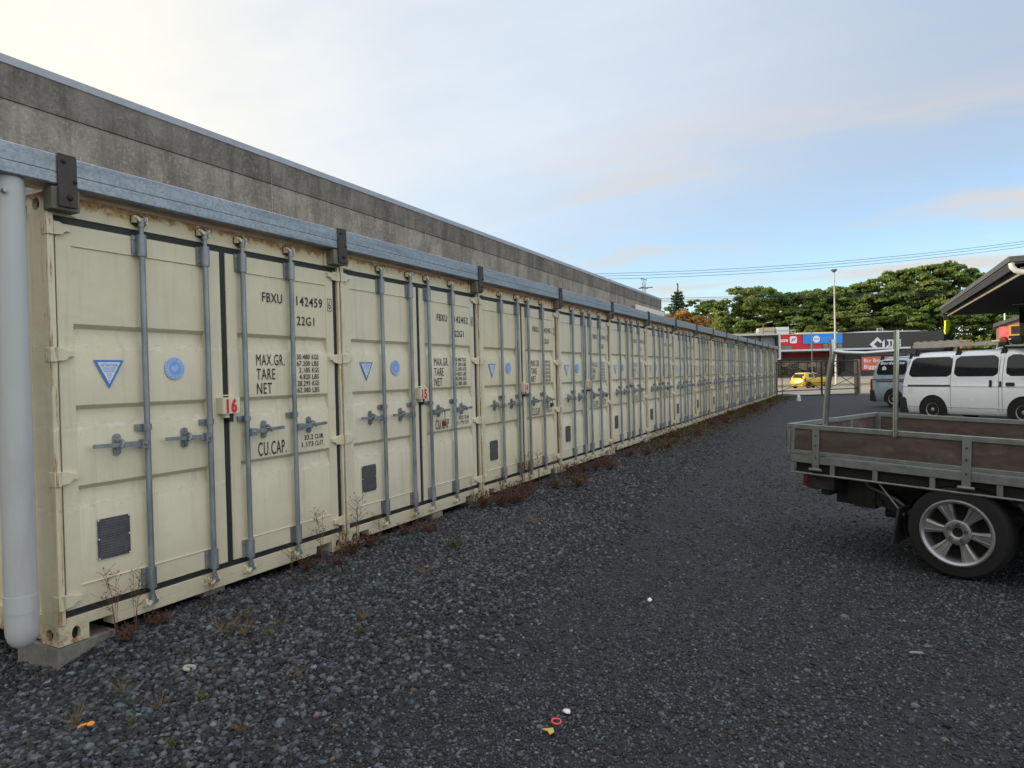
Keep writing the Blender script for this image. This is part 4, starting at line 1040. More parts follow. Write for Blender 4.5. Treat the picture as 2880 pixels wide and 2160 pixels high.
# yellow hatchback out on the road
CAR_L = [(.20, .12, 3.42, .66), (.30, .03, 3.52, .75), (.50, .0, 3.56, .80), (.78, .02, 3.50, .81), (.90, .06, 3.30, .80), (.95, .08, 2.75, .78), (1.10, .17, 2.42, .73), (1.30, .30, 2.0, .655), (1.39, .42, 1.75, .60), (1.42, .60, 1.5, .45)]
ya = math.atan2(RY*.89+FY*.45, RX*.89+FX*.45)
cp = SP(25.6, 61.6, -.27)
yc = root('yellow_car', cp, 'small yellow hatchback driving past the gate, its sunlit rear towards us', 'car', None, ya)
b = body_loft(CAR_L, .22)
for i, f in enumerate(b.f):
    c = np.mean([b.v[k] for k in f], axis=0)
    if .97 < c[2] < 1.27 and (c[0] < .5 or c[0] > 1.9) and abs(c[1]) < .56: b.m[i] = 1
b.build('body', [CARY, GLASS], yc, ang=50)
for s in (-1, 1):
    for x0, x1, sl in ((.62, 1.28, (.12, 0)), (1.36, 2.30, (0, -.42))): side_patch(CAR_L, x0, x1, .97, 1.30, s, .006, .06, sl).build('window', GLASS, yc)
    side_patch(CAR_L, .06, .24, .70, .93, s, .01, .05).build('tail_lamp', REDL, yc)
    side_patch(CAR_L, .2, 3.2, .44, .50, s, .012, .01).build('rubbing_strip', BLKPL, yc)
    for x in (.62, 2.98):
        a = MB(); P = [(x+.34*math.cos(t), .28+.34*math.sin(t)) for t in [rad(-20+220*k/20) for k in range(21)]]; a.prism(P[::-1], s*.4, s*.808, 'y'); a.build('dark_arch_disc', DARK, yc)  # black disc stands for the shade inside the wheel well
        wheel(yc, x, s*.73, .28, .28, .17, .18, s)
m = MB(); m.box(-.015, .03, -.25, .25, .52, .63); m.build('number_plate', WHITE, yc)
m = MB(); m.box(-.03, .10, -.70, .70, .36, .43); m.build('rear_bumper', BLKPL, yc)

# ------------------------------------------------------------------ gate and fence at the end of the yard
gA, gB = Vector((0., 40.8, 0)), Vector((4.2, 44.7, 0)); gd = (gB-gA).normalized(); gl = (gB-gA).length
grz = math.atan2(gd.y, gd.x)
def gate_leaf(x0, x1, label, dz=0.):
    r = root('gate', (gA.x+gd.x*x0, gA.y+gd.y*x0, -.15), label, 'gate', 'yard gate leaves', grz)
    w = x1-x0; m = MB()
    for a, b in (((0, 0, .12), (w, 0, .12)), ((0, 0, 2.02), (w, 0, 2.02)), ((0, 0, .1), (0, 0, 2.04)), ((w, 0, .1), (w, 0, 2.04)), ((0, 0, .42), (w, 0, .42))): m.tube([a, b], .032, 8)
    m.tube([(w*.12, 0, .12), (w*.12, 0, 2.02)], .024, 6)
    m.build('frame', STEELDK, r)
    m = MB()
    for a, b in (((0, .03, 1.95), (w, .03, .45)), ((w*.12, -.03, .45), (w, -.03, 1.25)), ((w*.12, -.03, 1.95), (w, -.03, 1.2)), ((0, .03, 1.2), (w*.5, .03, 2.0))): m.tube([a, b], .018, 6)
    m.build('brace', STEELDK, r)
    return r
gate_leaf(.06, 3.05, 'black tubular steel gate leaf beside the last container')
gate_leaf(3.10, 5.60, 'black tubular steel gate leaf next to the rusty post')
m = MB(); m.tube([(0, 0, 0), (0, 0, 2.2)], .07, 12); o = m.build('gate_post', STEELDK, None, (gA.x-.05, gA.y-.05, -.2)); tag(o, 'dark gate post at the corner of the last container', 'post')
m = MB(); m.box(-.12, .12, -.12, .12, 0, 2.15); m.box(-.13, .13, -.13, .13, 2.15, 2.17)
o = m.build('gate_post', pm('rusty peeling post', (.26, .22, .18), .85, .2, .25, 3., .2, 30., (1, 1, .6), 0, (.32, .13, .04), .8), None, (gA.x+gd.x*5.55, gA.y+gd.y*5.55+.4, -.2), (0, 0, grz), bevel=.01); tag(o, 'thick rusty peeling steel post at the right side of the gate', 'post')
m = MB(); m.lathe([(0, .34), (.03, .335), (.04, .31), (.038, .29), (.07, .25), (.085, .20), (.08, .14), (.10, .08), (.10, .01), (0, 0)], (0, 0, 0), 'z', 18)
o = m.build('plastic_bottle', WHITE, None, (1.45, 36.9, -.125)); tag(o, 'white plastic bottle standing on the gravel in front of the gate', 'bottle')

# ------------------------------------------------------------------ shops across the road (street frame: x right, y away)
def sroot(name, lat, dep, z, label, cat, group=None, turn=0.):
    return root(name, SP(lat, dep, z), label, cat, group, YAW+turn)
RED = pm('red cladding', (.55, .012, .022), .5, 0, .05, 1.); SBLUE = pm('blue sign panel', (.015, .23, .70), .45, 0, .03, 1.)
DGREY = pm('charcoal cladding', (.045, .043, .044), .6, 0, .06, .6); WFAS = pm('white fascia', (.62, .66, .72), .5, 0, .05, .6)
SOFF = pm('dark soffit', (.03, .04, .06), .7); DRED = pm('dark red band', (.30, .012, .016), .6)
SHOPG = pm('shop window frame grey', (.10, .10, .10), .5); GRN = pm('green product display', (.25, .42, .06), .7, 0, .5, 1.8); BEIGE = pm('beige display', (.45, .40, .30), .7, 0, .2)
def mat_pane():
    m, q = newmat('shop pane')
    t = q.N('ShaderNodeBsdfTransparent'); t.inputs[0].default_value = (.72, .78, .76, 1)
    q.p.inputs['Base Color'].default_value = (.02, .025, .025, 1); q.p.inputs['Roughness'].default_value = .05
    mx = q.N('ShaderNodeMixShader'); mx.inputs[0].default_value = .2
    q.l.new(t.outputs[0], mx.inputs[1]); q.l.new(q.p.outputs[0], mx.inputs[2]); q.l.new(mx.outputs[0], q.o.inputs[0]); return m
PANE = mat_pane()
r = sroot('red_store', 20., 97., .4, 'long red and blue retail store across the road with a glass shopfront', 'store')
m = MB(); m.box(0, 27.0, .30, 26, 2.67, 6.0); m.box(0, 27.0, 4.2, 26, 0, 2.67); m.build('wall', RED, r, smooth=False)
m = MB(); m.box(0, 27.0, .28, .2999, 2.67, 3.38); m.build('red_band', DRED, r, smooth=False)
m = MB(); m.box(21.44, 26.97, .14, .295, 4.62, 5.98); m.build('blue_panel', SBLUE, r, smooth=False)
for k, (x0, x1, z0, z1) in enumerate(((14.2, 19.85, 3.78, 4.44), (22.3, 22.88, 3.8, 4.62), (24.2, 24.95, 3.75, 4.62), (26.2, 26.95, 3.72, 4.62))):
    m = MB(); m.box(x0, x1, .22, .298, z0, z1); w = m.build('window', SHOPG, r, smooth=False)
    m = MB(); n = max(1, round((x1-x0)/1.1))
    for i in range(n): a = x0+.06+(x1-x0-.06)*i/n; m.box(a, a+(x1-x0-.06)/n-.06, .19, .219, z0+.06, z1-.06)
    m.build('pane', pm('grey green glazing', (.14, .17, .16), .15, 0, .3, .8), w, smooth=False)
m = MB(); m.text('warehouse', .80, (19.3, .285, 4.98), (1, 0, 0), (0, 0, 1), align='r', bold=.03, sx=.92); m.build('lettering', WHITE, r, smooth=False)
def rrect(x0, x1, z0, z1, rr, y0, y1):
    P = []
    for cx_, cz_, a0 in ((x1-rr, z1-rr, 0), (x0+rr, z1-rr, 90), (x0+rr, z0+rr, 180), (x1-rr, z0+rr, 270)):
        for k in range(7): a = rad(a0+15*k); P.append((cx_+rr*math.cos(a), cz_+rr*math.sin(a)))
    mm = MB(); mm.prism(P, y0, y1, 'y'); return mm
lg = rrect(19.55, 20.55, 4.74, 5.74, .25, .22, .298).build('logo_badge', WHITE, r, smooth=False)
m = MB()
m.prism([(19.72, 5.02), (19.86, 5.02), (20.06, 5.42), (19.92, 5.42)], .205, .219, 'y', 0); m.prism([(19.98, 5.02), (20.12, 5.02), (20.26, 5.30), (20.12, 5.30)], .205, .219, 'y', 1); m.prism([(20.13, 5.31), (20.27, 5.31), (20.40, 5.46), (20.20, 5.46)], .205, .219, 'y', 0)
m.build('logo_stripe', [pm('navy print', (.02, .04, .16), .5), REDP], lg, smooth=False)
m = MB(); m.disc((23.27, .135, 5.26), .50, 'y', 28); e = m.build('round_badge', WHITE, r, smooth=False)
m = MB(); m.text('WS', .44, (23.27, .125, 5.10), (1, 0, 0), (0, 0, 1), align='c', bold=.01); m.build('lettering', SBLUE, e, smooth=False)
m = MB(); m.text('WAREHOUSE', .30, (23.85, .135, 5.32), (1, 0, 0), (0, 0, 1), width=1.85); m.text('STATIONERY', .30, (23.85, .135, 4.96), (1, 0, 0), (0, 0, 1), width=1.85); m.build('lettering', LBLUE, r, smooth=False)
m = MB(); m.box(0, 26.97, .2, 26, 6.001, 6.06); m.box(21.2, 27., 1.5, 25, 6.061, 6.30, 0); m.box(3, 16, 1.5, 25, 6.061, 6.34); m.build('roof', pm('cream roofing', (.66, .60, .44), .6, 0, .08, .5), r, smooth=False)
m = MB(); m.box(-2, 34.2, -4.0, .12, 3.50, 3.74); m.build('canopy_fascia', WFAS, r, smooth=False)
m = MB(); m.box(-2, 34.2, -3.9, .12, 3.33, 3.499)
for x in range(0, 34, 3): m.box(x, x+.12, -3.8, .1, 3.24, 3.33)
m.build('canopy_soffit', SOFF, r, smooth=False)
m = MB()
for i in range(11): m.box(13+i*1.28, 13.10+i*1.28, .30, .40, 0, 2.66)
m.box(0, 27, .30, .40, 0, .25); m.box(0, 27, .30, .40, 2.2, 2.669); m.build('shopfront_frame', SHOPG, r, smooth=False)
for i in range(11):
    m = MB(); m.box(13.11+i*1.28, 14.27+i*1.28, .34, .36, .251, 2.199); m.build('shopfront_pane', PANE, r, smooth=False)
m = MB(); m.box(.1, 26.9, 4.0, 4.15, .01, 2.66); m.build('interior_wall', pm('shop interior wall', (.40, .39, .34), .8, 0, .25, .5), r, smooth=False)
for i in range(8):
    x = 13.4+i*1.28; m = MB(); zz = (1.6, .9, 1.5, 1.75, 1.3, 1.7, .7, 1.2)[i]
    for k in range(5): m.box(x, x+.9, .62+.02*k, 1.2, .2+k*zz/5, .2+(k+.8)*zz/5)
    m.build('display_stand', (BEIGE, GRN, GRN, GRN, GRN, BEIGE, SHOPG, SHOPG)[i], r, smooth=False)
m = MB()
for i in range(4): m.box(13.4+i*3.4, 15.6+i*3.4, 1.2, 1.5, 2.5, 2.54); m.box(13.4+i*3.4, 15.6+i*3.4, 2.6, 2.9, 2.5, 2.54)
lm, lq = newmat('shop display fill lamp'); lq.p.inputs['Emission Color'].default_value = (1, .97, .88, 1); lq.p.inputs['Emission Strength'].default_value = 9.; m.build('display_fill_lamp', lm, r, smooth=False)  # unseen strips added behind the header to brighten the displays
r2 = sroot('dark_store', 47.0, 97., .4, 'charcoal clad store with a white line logo beside the blue sign', 'store')
m = MB(); m.box(0.02, 15.0, .31, 24, 0, 6.03); m.build('wall', DGREY, r2, smooth=False)
m = MB(); m.box(-.2, 13.2, 2., 24, 6.031, 6.16); m.prism([(.2, 6.161), (12.8, 6.161), (12.6, 6.26), (5, 6.34)], 3., 23., 'y'); m.build('roof', WFAS, r2, smooth=False)
m = MB()
for x in (5.1, 5.9): m.box(x-.03, x+.03, .5, .56, 6.04, 6.62)
m.box(5.1, 5.9, .5, .56, 6.56, 6.62); m.box(5.1, 5.9, .5, .56, 6.34, 6.38); m.build('roof_hatch_rail', WFAS, r2, smooth=False)
m = MB()
def zigzag(P, w, y0, y1):
    for a, b in zip(P[:-1], P[1:]): m.beam((a[0], (y0+y1)/2, a[1]), (b[0], (y0+y1)/2, b[1]), y1-y0, w, 0, (0, 1, 0))
lp = [(4.90, 3.82), (4.05, 4.32), (5.05, 5.15), (5.62, 4.60)]
P1 = [(3.86, 4.32), (4.98, 5.29), (5.58, 4.72), (5.40, 4.46), (4.98, 4.83), (4.43, 4.32), (4.96, 3.90), (4.78, 3.66), (4.52, 3.66)]
m.prism(P1[::-1], .22, .305, 'y'); m.prism([(4.36, 3.40), (5.98, 3.40), (5.98, 4.98), (5.56, 4.52), (5.66, 4.42), (5.66, 3.72), (4.70, 3.72)], .225, .303, 'y'); m.build('logo', WFAS, r2, smooth=False)
m = MB(); m.text('THE', 1.02, (6.35, .29, 4.19), (1, 0, 0), (0, 0, 1), bold=.06, width=1.98); m.text('OUT', 1.02, (6.15, .29, 3.39), (1, 0, 0), (0, 0, 1), bold=.06, width=2.15); m.build('lettering', WFAS, r2, smooth=False)
m = MB(); m.box(-.2, 15.2, .20, .30, .0, .55); m.box(.3, 14.5, .24, .306, .55, 2.9); m.build('lower_wall', pm('grey lower wall', (.12, .12, .125), .7), r2, smooth=False)
r3 = sroot('promotion_sign', 47.05, 92.0, .35, 'orange red promotion sign with white words in front of the charcoal store', 'sign')
m = MB(); m.box(0, 4.2, 0, .08, .75, 2.55); m.build('panel', pm('coral sign', (.62, .13, .08), .5, 0, .04), r3, smooth=False)
m = MB(); m.text('Big Brands', .70, (.25, -.006, 1.80), (1, 0, 0), (0, 0, 1), width=3.45, bold=.02); m.text('Bigger Deals', .72, (.25, -.006, .98), (1, 0, 0), (0, 0, 1), width=4.4, bold=.03); m.build('lettering', WHITE, r3, smooth=False)
m = MB(); m.box(.3, .4, .081, .18, 0, 2.4); m.box(3.8, 3.9, .081, .18, 0, 2.4); m.build('post', STEELDK, r3, smooth=False)
for x, d, mt, lab in ((36.9, 100.5, BEIGE, 'cream box shaped rooftop air handler, left of the pair'), (38.95, 100.3, WFAS, 'pale blue white rooftop air handler, right of the pair')):
    q_ = sroot('air_handler', x, d, 6.46, lab, 'air handler', 'rooftop air handlers on the red store')
    m = MB(); m.box(0, 1.75, 0, 2.6, .15, 1.22); m.build('casing', mt, q_, bevel=.02); m = MB(); m.box(.02, 1.73, -.02, -.002, .62, .68); m.box(.1, .2, .1, 2.5, 0, .149); m.box(1.5, 1.6, .1, 2.5, 0, .149); m.build('skid', SHOPG, q_)
for x0, lab in ((35.9, 'white roof guard rail left of the air handlers'), (40.8, 'white roof guard rail right of the air handlers')):
    q_ = sroot('guard_rail', x0, 100.8, 6.46, lab, 'rail'); m = MB()
    for x in (0, .5, 1.0): m.tube([(x, 0, 0), (x, 0, .75)], .03, 6)
    for z in (.4, .75): m.tube([(0, 0, z), (1.0, 0, z)], .03, 6)
    m.build('tube', WFAS, q_)
# billboard back, seen over the last containers
q_ = sroot('billboard', 13.2, 50.0, -.2, 'back of a grey hoarding with a pale frame standing beyond the last containers', 'billboard')
m = MB(); m.box(.1, 6.2, 0, .06, 2.5, 4.18); m.build('panel', pm('grey hoarding back', (.25, .26, .29), .7, 0, .1, .8), q_, smooth=False)
m = MB()
m.box(6.2, 6.35, -.30, .08, 2.4, 4.3); m.box(0, 6.19, -.30, .08, 4.19, 4.3); m.build('frame', pm('pale frame', (.60, .62, .66), .5), q_, smooth=False)
m = MB()
for x in (1.2, 3.1, 4.9): m.box(x, x+.08, -.1, -.001, 2.4, 4.18)
m.box(.1, 6.19, -.28, -.18, 4.06, 4.15); m.box(.1, 6.19, -.2, -.1, 2.72, 2.80); m.box(6.05, 6.19, -.29, -.001, 2.5, 4.06)
for x in (1.3, 5.0): m.box(x, x+.16, -.34, -.31, 0, 4.0) if False else m.box(x, x+.16, .07, .2, 0, 4.0)
m.build('brace', STEELDK, q_, smooth=False)
m = MB(); m.tube([(4.1, -.1, 2.6), (4.3, -.7, 3.15), (4.7, -1., 3.35)], .03, 6); m.box(4.6, 5.0, -1.15, -.9, 3.3, 3.5); m.build('spotlight', WFAS, q_)
# lamp poles
q_ = sroot('lamp_pole', 31.89, 67.43, -.12, 'tall pale street lamp pole standing in the median', 'lamp pole')
m = MB(); m.tube([(0, 0, 0), (0, 0, .4), (0, 0, 11.0)], [.12, .11, .055], 16); m.lathe([(.26, 0), (.26, .04), (.16, .05)], (0, 0, 0), 'z', 16); m.build('pole', pm('painted pole', (.40, .38, .34), .5, 0, .06, 1.), q_)
m = MB(); m.lathe([(0, 10.98), (.10, 11.0), (.30, 11.22), (.31, 11.28), (0, 11.30)], (0, 0, 0), 'z', 20); m.build('lamp_head', SHOPG, q_)
q_ = sroot('street_light', 33.9, 92., .5, 'small curved arm street light in front of the dark trees', 'street light')
m = MB(); m.tube([(0, 0, 0), (0, 0, 7.2)], .07, 8); m.tube([(0, 0, 7.1), (.3, 0, 7.25), (.5, 0, 7.3)], .04, 6); m.build('pole', SHOPG, q_); m = MB(); m.beam((.4, 0, 7.28), (1.2, 0, 7.42), .16, .08); m.build('lamp_head', WHITE, q_)
q_ = sroot('street_light', 38.6, 88., .45, 'thin dark pole standing in front of the red store lettering', 'pole')
m = MB(); m.tube([(0, 0, 0), (0, 0, 5.9)], .06, 8); m.build('pole', SHOPG, q_); m = MB(); m.box(-.1, .1, -.1, .1, 5.9, 6.0); m.build('cap', SHOPG, q_)
# power lines
def line(z0, k, l0, l1, dep, label, grp, r_=.017):
    pts = [SP(l, dep, z0+k*(max(0, l-10))**2) for l in np.linspace(l0, l1, 28)]; m = MB(); m.tube([p-pts[0] for p in pts], r_, 5)
    tag(m.build('power_line', WIRE, None, pts[0]), label, 'power line', grp)
for z in (10.24, 10.02, 9.76): line(z, .00155, -25, 75, 60, 'upper overhead power line rising to the right', 'upper overhead power lines')
for z in (8.15, 8.0, 7.86): line(z, .0, -25, 75, 62, 'lower overhead power line crossing in front of the trees', 'lower overhead power lines')

# ------------------------------------------------------------------ open sided shed on the right
cs = root('open_shed', (7.46, 20.15, -.15), 'dark open sided shed with a wide flat roof over parked vans', 'shed')
DSH = pm('black stained timber', (.016, .017, .020), .8, 0, .2); DSO = pm('dark shed lining', (.02, .021, .026), .85); FSC = pm('grey roofing sheet', (.075, .08, .085), .6, .2, .15, 3.); FSB = pm('pale barge board', (.26, .25, .21), .6, 0, .12, 2.)
m = MB(); m.box(-.10, 9., -.10, 15.4, 4.06, 4.20); m.box(-.06, 9., -.06, 15.36, 4.02, 4.059); m.build('roof', FSC, cs, bevel=.01)
m = MB(); m.box(.22, 8.9, .10, 15.25, 3.80, 3.86); m.box(-.05, .02, .0, 15.3, 3.86, 4.019); m.build('soffit', DSO, cs, smooth=False)
m = MB(); m.box(.16, .21, -.02, 15.1, 3.76, 3.93); m.build('barge_board', FSB, cs, bevel=.004)
m = MB(); m.box(.02, .20, 15.05, 15.25, 0, 3.86); m.build('corner_post', DSH, cs)
m = MB(); m.box(2.36, 8.74, 12.95, 13.08, 0, 3.79); m.build('inner_wall', DSH, cs, smooth=False)
m = MB(); m.box(8.75, 8.9, .11, 15.0, 0, 3.79); m.build('side_wall', DSH, cs, smooth=False)
m = MB(); m.tube([(-.06, -.17, 4.02), (-.05, -.18, 3.93), (.02, -.19, 3.84), (.14, -.19, 3.79), (.4, -.19, 3.78), (3., -.19, 3.76)], .065, 14); m.build('gutter', PVC, cs)
m = MB()
for y in (3.0, 6.5, 10.5): m.box(1.2+y*.05, 1.9+y*.05, y, y+.05, 3.775, 3.799)
m.build('strip_lamp', WHITE, cs, smooth=False)
m = MB(); P = [(-.10, 0.), (.10, .03), (.13, -.22), (.06, -.30), (.10, -.36), (.0, -.56), (-.10, -.60), (-.13, -.45), (-.10, -.2)]
m.prism([(p[0], p[1]) for p in P], -.03, .05, 'y'); m.prism([(p[0]*.8+.02, p[1]*.8-.05) for p in P], .05, .08, 'y')
o = m.build('safety_vest', pm('fluorescent yellow fabric', (.62, .85, .02), .7, 0, .12, 6.), None, (7.60, 35.08, 3.42), (0, 0, YAW), bevel=.02); tag(o, 'fluorescent yellow safety vest hanging at the far post of the shed', 'vest')
# small building beyond the shed
hb = sroot('small_building', 42.4, 60., -.2, 'small lean-to building with an orange framed window box beyond the shed', 'building', None, -rad(35))
m = MB(); m.prism([(.1, 0), (9, 0), (9, 8.0), (.1, 4.95)], .3, 7, 'y'); m.build('wall', pm('weathered board wall', (.17, .15, .125), .8, 0, .2, 3., .2, 20., (.3, 1, 6)), hb, smooth=False)
m = MB(); m.prism([(-.15, 4.90), (9.2, 8.12), (9.2, 8.45), (-.15, 5.22)], .0, 7.3, 'y'); m.build('roof', FSC, hb, smooth=False)
m = MB(); m.tube([(.70, .8, 5.3), (.70, .8, 6.1)], .08, 8); m.build('flue', GALV, hb)
m = MB(); m.box(.25, .95, .05, .299, 3.95, 4.92); m.build('poster', pm('pink red panel', (.55, .10, .14), .6, 0, .35, 2.), hb, smooth=False)
m = MB(); m.box(.96, 2.0, -.5, .299, 4.1, 5.0); wb = m.build('window_box', pm('orange timber', (.50, .22, .05), .6, 0, .15), hb, smooth=False); m = MB(); m.box(1.10, 1.90, -.52, -.501, 4.22, 4.9); m.build('pane', GLASS, wb, smooth=False)
m = MB(); m.prism([(-.6, 3.62), (2.3, 3.85), (2.3, 3.92), (-.6, 3.70)], -1.4, .29, 'y'); m.build('awning', BEIGE, hb, smooth=False)

# ------------------------------------------------------------------ trees
def leaf_quads(C, size, rng, nrm=None):
    """one two-triangle leaf cluster at each point"""
    n = len(C); N = rng.normal(0, 1, (n, 3)) if nrm is None else nrm+rng.normal(0, .75, (n, 3))
    N /= np.linalg.norm(N, axis=1, keepdims=True); A = np.cross(N, rng.normal(0, 1, (n, 3))); A /= np.linalg.norm(A, axis=1, keepdims=True)
    B = np.cross(N, A); s = size*rng.uniform(.6, 1.3, (n, 1)); asp = rng.uniform(.45, .8, (n, 1))
    V = np.stack([C-A*s, C-B*s*asp+N*s*.15, C+A*s, C+B*s*asp+N*s*.15], 1)
    return V.reshape(-1, 3), np.arange(4*n).reshape(n, 4)
def crown_mesh(name, H, R, seed, nclump, per, leaf, mat, base=.34, flat=.5, gap=.0, dome=1., cs=(.20, .36)):
    rng = np.random.default_rng(seed); pts = []; nr = []; cl = []
    for i in range(nclump):
        u = rng.uniform(-.55, 1.); th = rng.uniform(0, 2*np.pi); k = np.sqrt(max(0, 1-u*u))*rng.uniform(.72, 1.05) if rng.random() > .2 else rng.uniform(0, .6)
        c = np.array([R*k*np.cos(th), R*k*np.sin(th), H*(base+(1-base)*.5)+H*(1-base)*.46*u*dome])
        cr = R*rng.uniform(*cs); cl.append(c)
        d = rng.normal(0, 1, (per, 3)); d /= np.linalg.norm(d, axis=1, keepdims=True); d[:, 2] = np.where(d[:, 2] < -.2, -d[:, 2]*.6, d[:, 2])
        p = c+d*np.array([1, 1, flat])*cr*rng.uniform(.55, 1.08, (per, 1)); pts.append(p); nr.append(d+np.array([0, 0, .5]))
    P = np.concatenate(pts); N = np.concatenate(nr); V, F = leaf_quads(P, leaf, rng, N)
    return np_mesh(name, V, F, mat), cl
def trunk_mesh(H, cl, r0, seed, base=.34):
    rr = random.Random(seed); m = MB(); top = H*(base+.25)
    m.tube([(0, 0, 0), (.1, .05, H*.2), (-.1, .1, H*.4), (.05, 0, top)], [r0, r0*.8, r0*.62, r0*.35], 9)
    for c in cl[::2]:
        z = rr.uniform(H*.18, top*.95); q_ = Vector(c)*.92; a = Vector((0, 0, z)); mid = a.lerp(q_, .5)+Vector((0, 0, -.05*H*rr.random()))
        m.tube([a, mid, q_], [r0*.30, r0*.18, r0*.05], 5)
    return m.mesh('trunk', BARK)
protoT = []
for i in range(4):
    H = 18.; R_ = (6.4, 5.6, 6.9, 6.0)[i]; mt = (LEAF, LEAF, LEAF2, LEAF)[i]
    cm, cl = crown_mesh('crown', H, R_*1.04, 50+i, 96, 118, .29, mt, .24, .56, cs=(.11, .23))
    protoT.append((cm, trunk_mesh(H, cl, .42, 70+i, .30)))
def tree(name, lat, dep, z, pi_, sc, label, grp, rz, sxy=1.):
    r = sroot(name, lat, dep, z, label, 'tree', grp, rz); r.scale = (sc*sxy, sc*sxy, sc)
    for nm, me in (('crown', protoT[pi_][0]), ('trunk', protoT[pi_][1])):
        o = bpy.data.objects.new(nm, me); COL.objects.link(o); o.parent = r
tl = [(36.5, 138, 11.2), (41, 140, 15.2), (46.5, 139, 17.4), (51.5, 141, 17.6), (57, 140, 16.4), (62, 141, 17.0), (66.5, 140, 17.2), (71.5, 140, 17.6), (76, 141, 19.2), (81, 140, 20.6), (86, 141, 21.2), (91, 142, 21.8), (95.3, 141, 19.8),
      (33, 150, 11.5), (44, 152, 15.0), (54, 152, 16.0), (60, 150, 15.4), (69, 152, 16.4), (79, 152, 19.0), (88, 152, 20.6), (94, 133, 12.5), (84, 132, 13.0), (74, 131, 12.2), (64, 131, 11.4), (54.5, 131, 10.8), (45, 131, 10.2)]
for i, (l, d, h) in enumerate(tl):
    tree('tree', l, d, .9, (0, 1, 2, 3, 1, 0, 3, 2)[i % 8], h/18., 'tall dense evergreen tree in the belt behind the stores', 'evergreen trees behind the stores', i*1.7, 1.0 if h > 14 else 1.25)
# trees further right seen under the shed roof
for i, (l, d, h) in enumerate(((100, 136, 13.0), (107, 138, 12.0), (114, 137, 12.5))):
    tree('tree', l, d, .9, i % 4, h/18., 'lower evergreen tree seen beneath the shed roof', 'trees seen beneath the shed roof', i*2.1, 1.2)
# pointed conifer, open crowned tree and orange reeds beyond the concrete building
rng = np.random.default_rng(5); P = []; N = []
for k in range(26):
    z = 2.5+k*.58; L = (1-(z-2)/17.3)*6.2
    for j in range(8):
        a = rng.uniform(0, 2*np.pi); n = 50; t = rng.random(n)**.7; l = L*rng.uniform(.7, 1.1)
        P.append(np.stack([np.cos(a)*l*t+rng.normal(0, .16, n), np.sin(a)*l*t+rng.normal(0, .16, n), z+t*t*l*.22-t*l*.10+rng.normal(0, .10, n)], 1))
P.append(np.stack([rng.normal(0, .07, 60), rng.normal(0, .07, 60), rng.uniform(16.8, 19., 60)], 1))
V, F = leaf_quads(np.concatenate(P), .20, rng)
q_ = sroot('conifer', 34.3, 140, .5, 'pointed dark conifer standing left of the evergreen belt', 'tree')
o = bpy.data.objects.new('crown', np_mesh('crown', V, F, CONIF)); COL.objects.link(o); o.parent = q_
m = MB(); m.tube([(0, 0, 0), (0, 0, 18.6)], [.32, .03], 8); m.build('trunk', BARK, q_)
for l, d, h, R_, sd, lab in ((37.3, 141, 15.6, 2.9, 91, 'open crowned tree with bare limbs right of the conifer'), (31.4, 141, 14.4, 3.0, 92, 'loose pale green tree left of the conifer')):
    cm, cl = crown_mesh('crown', h, R_, sd, 16, 120, .24, LEAF2, .62, .42)
    q_ = sroot('tree', l, d, .5, lab, 'tree'); o = bpy.data.objects.new('crown', cm); COL.objects.link(o); o.parent = q_
    o = bpy.data.objects.new('trunk', trunk_mesh(h, cl, .22, sd, .62)); COL.objects.link(o); o.parent = q_
def shrub(name, lat, dep, z, R_, H, mat, label, grp, seed, n=2200, leaf=.2, cat='shrub'):
    rng = np.random.default_rng(seed); d = rng.normal(0, 1, (n, 3)); d /= np.linalg.norm(d, axis=1, keepdims=True); d[:, 2] = abs(d[:, 2])
    bump = 1+.22*np.sin(d[:, 0]*7+seed)*np.cos(d[:, 1]*6+d[:, 2]*5); p = d*np.array([R_, R_, H])*(bump*rng.uniform(.75, 1.05, n))[:, None]
    V, F = leaf_quads(p, leaf, rng, d); q_ = sroot(name, lat, dep, z, label, cat, grp)
    o = bpy.data.objects.new('foliage', np_mesh('foliage', V, F, mat)); COL.objects.link(o); o.parent = q_
    m = MB()
    for k in range(7): a = k*.9; m.tube([(0, 0, 0), (math.cos(a)*R_*.3, math.sin(a)*R_*.3, H*.4), (math.cos(a)*R_*.6, math.sin(a)*R_*.6, H*.75)], [.06, .04, .015], 5)
    m.build('stem', BARK, q_)
for i, (l, d, R_, H) in enumerate(((22.8, 100, 2.6, 9.7), (25.4, 101, 2.5, 10.3), (28.0, 101, 2.2, 9.4))):
    cm, cl = crown_mesh('foliage', H, R_, 20+i, 90, 60, .20, ORBUSH, .05, 1.0, cs=(.16, .30))
    q_ = sroot('reed_clump', l, d, .3, 'tall clump of orange dry reeds beyond the concrete building', 'shrub', 'orange reed clumps'); o = bpy.data.objects.new('foliage', cm); COL.objects.link(o); o.parent = q_
    m = MB()
    for k in range(12): t = k*2.4; m.tube([(math.cos(t)*R_*.4, math.sin(t)*R_*.4, 0), (math.cos(t)*R_*.5, math.sin(t)*R_*.5, H*.8)], [.04, .015], 5)
    m.build('stem', WSTEM, q_)
shrub('shrub', 28.6, 96, .4, 1.6, 8.3, LEAF2, 'olive shrub at the right foot of the orange reeds', None, 31, 2600)
for i, (l, d, H) in enumerate(((63.5, 96, 3.8), (65.6, 95, 4.3), (68.0, 96, 4.0), (70.4, 95, 4.8), (72.8, 96, 4.6))):
    shrub('shrub', l, d, .6, 1.7, H, (ORBUSH, LEAF2, LEAF2, ORBUSH, LEAF2)[i], ('brown autumn shrub right of the charcoal store', 'green shrub right of the charcoal store')[(0, 1, 1, 0, 1)[i]], ('brown shrubs right of the charcoal store', 'green shrubs right of the charcoal store')[(0, 1, 1, 0, 1)[i]], 40+i)

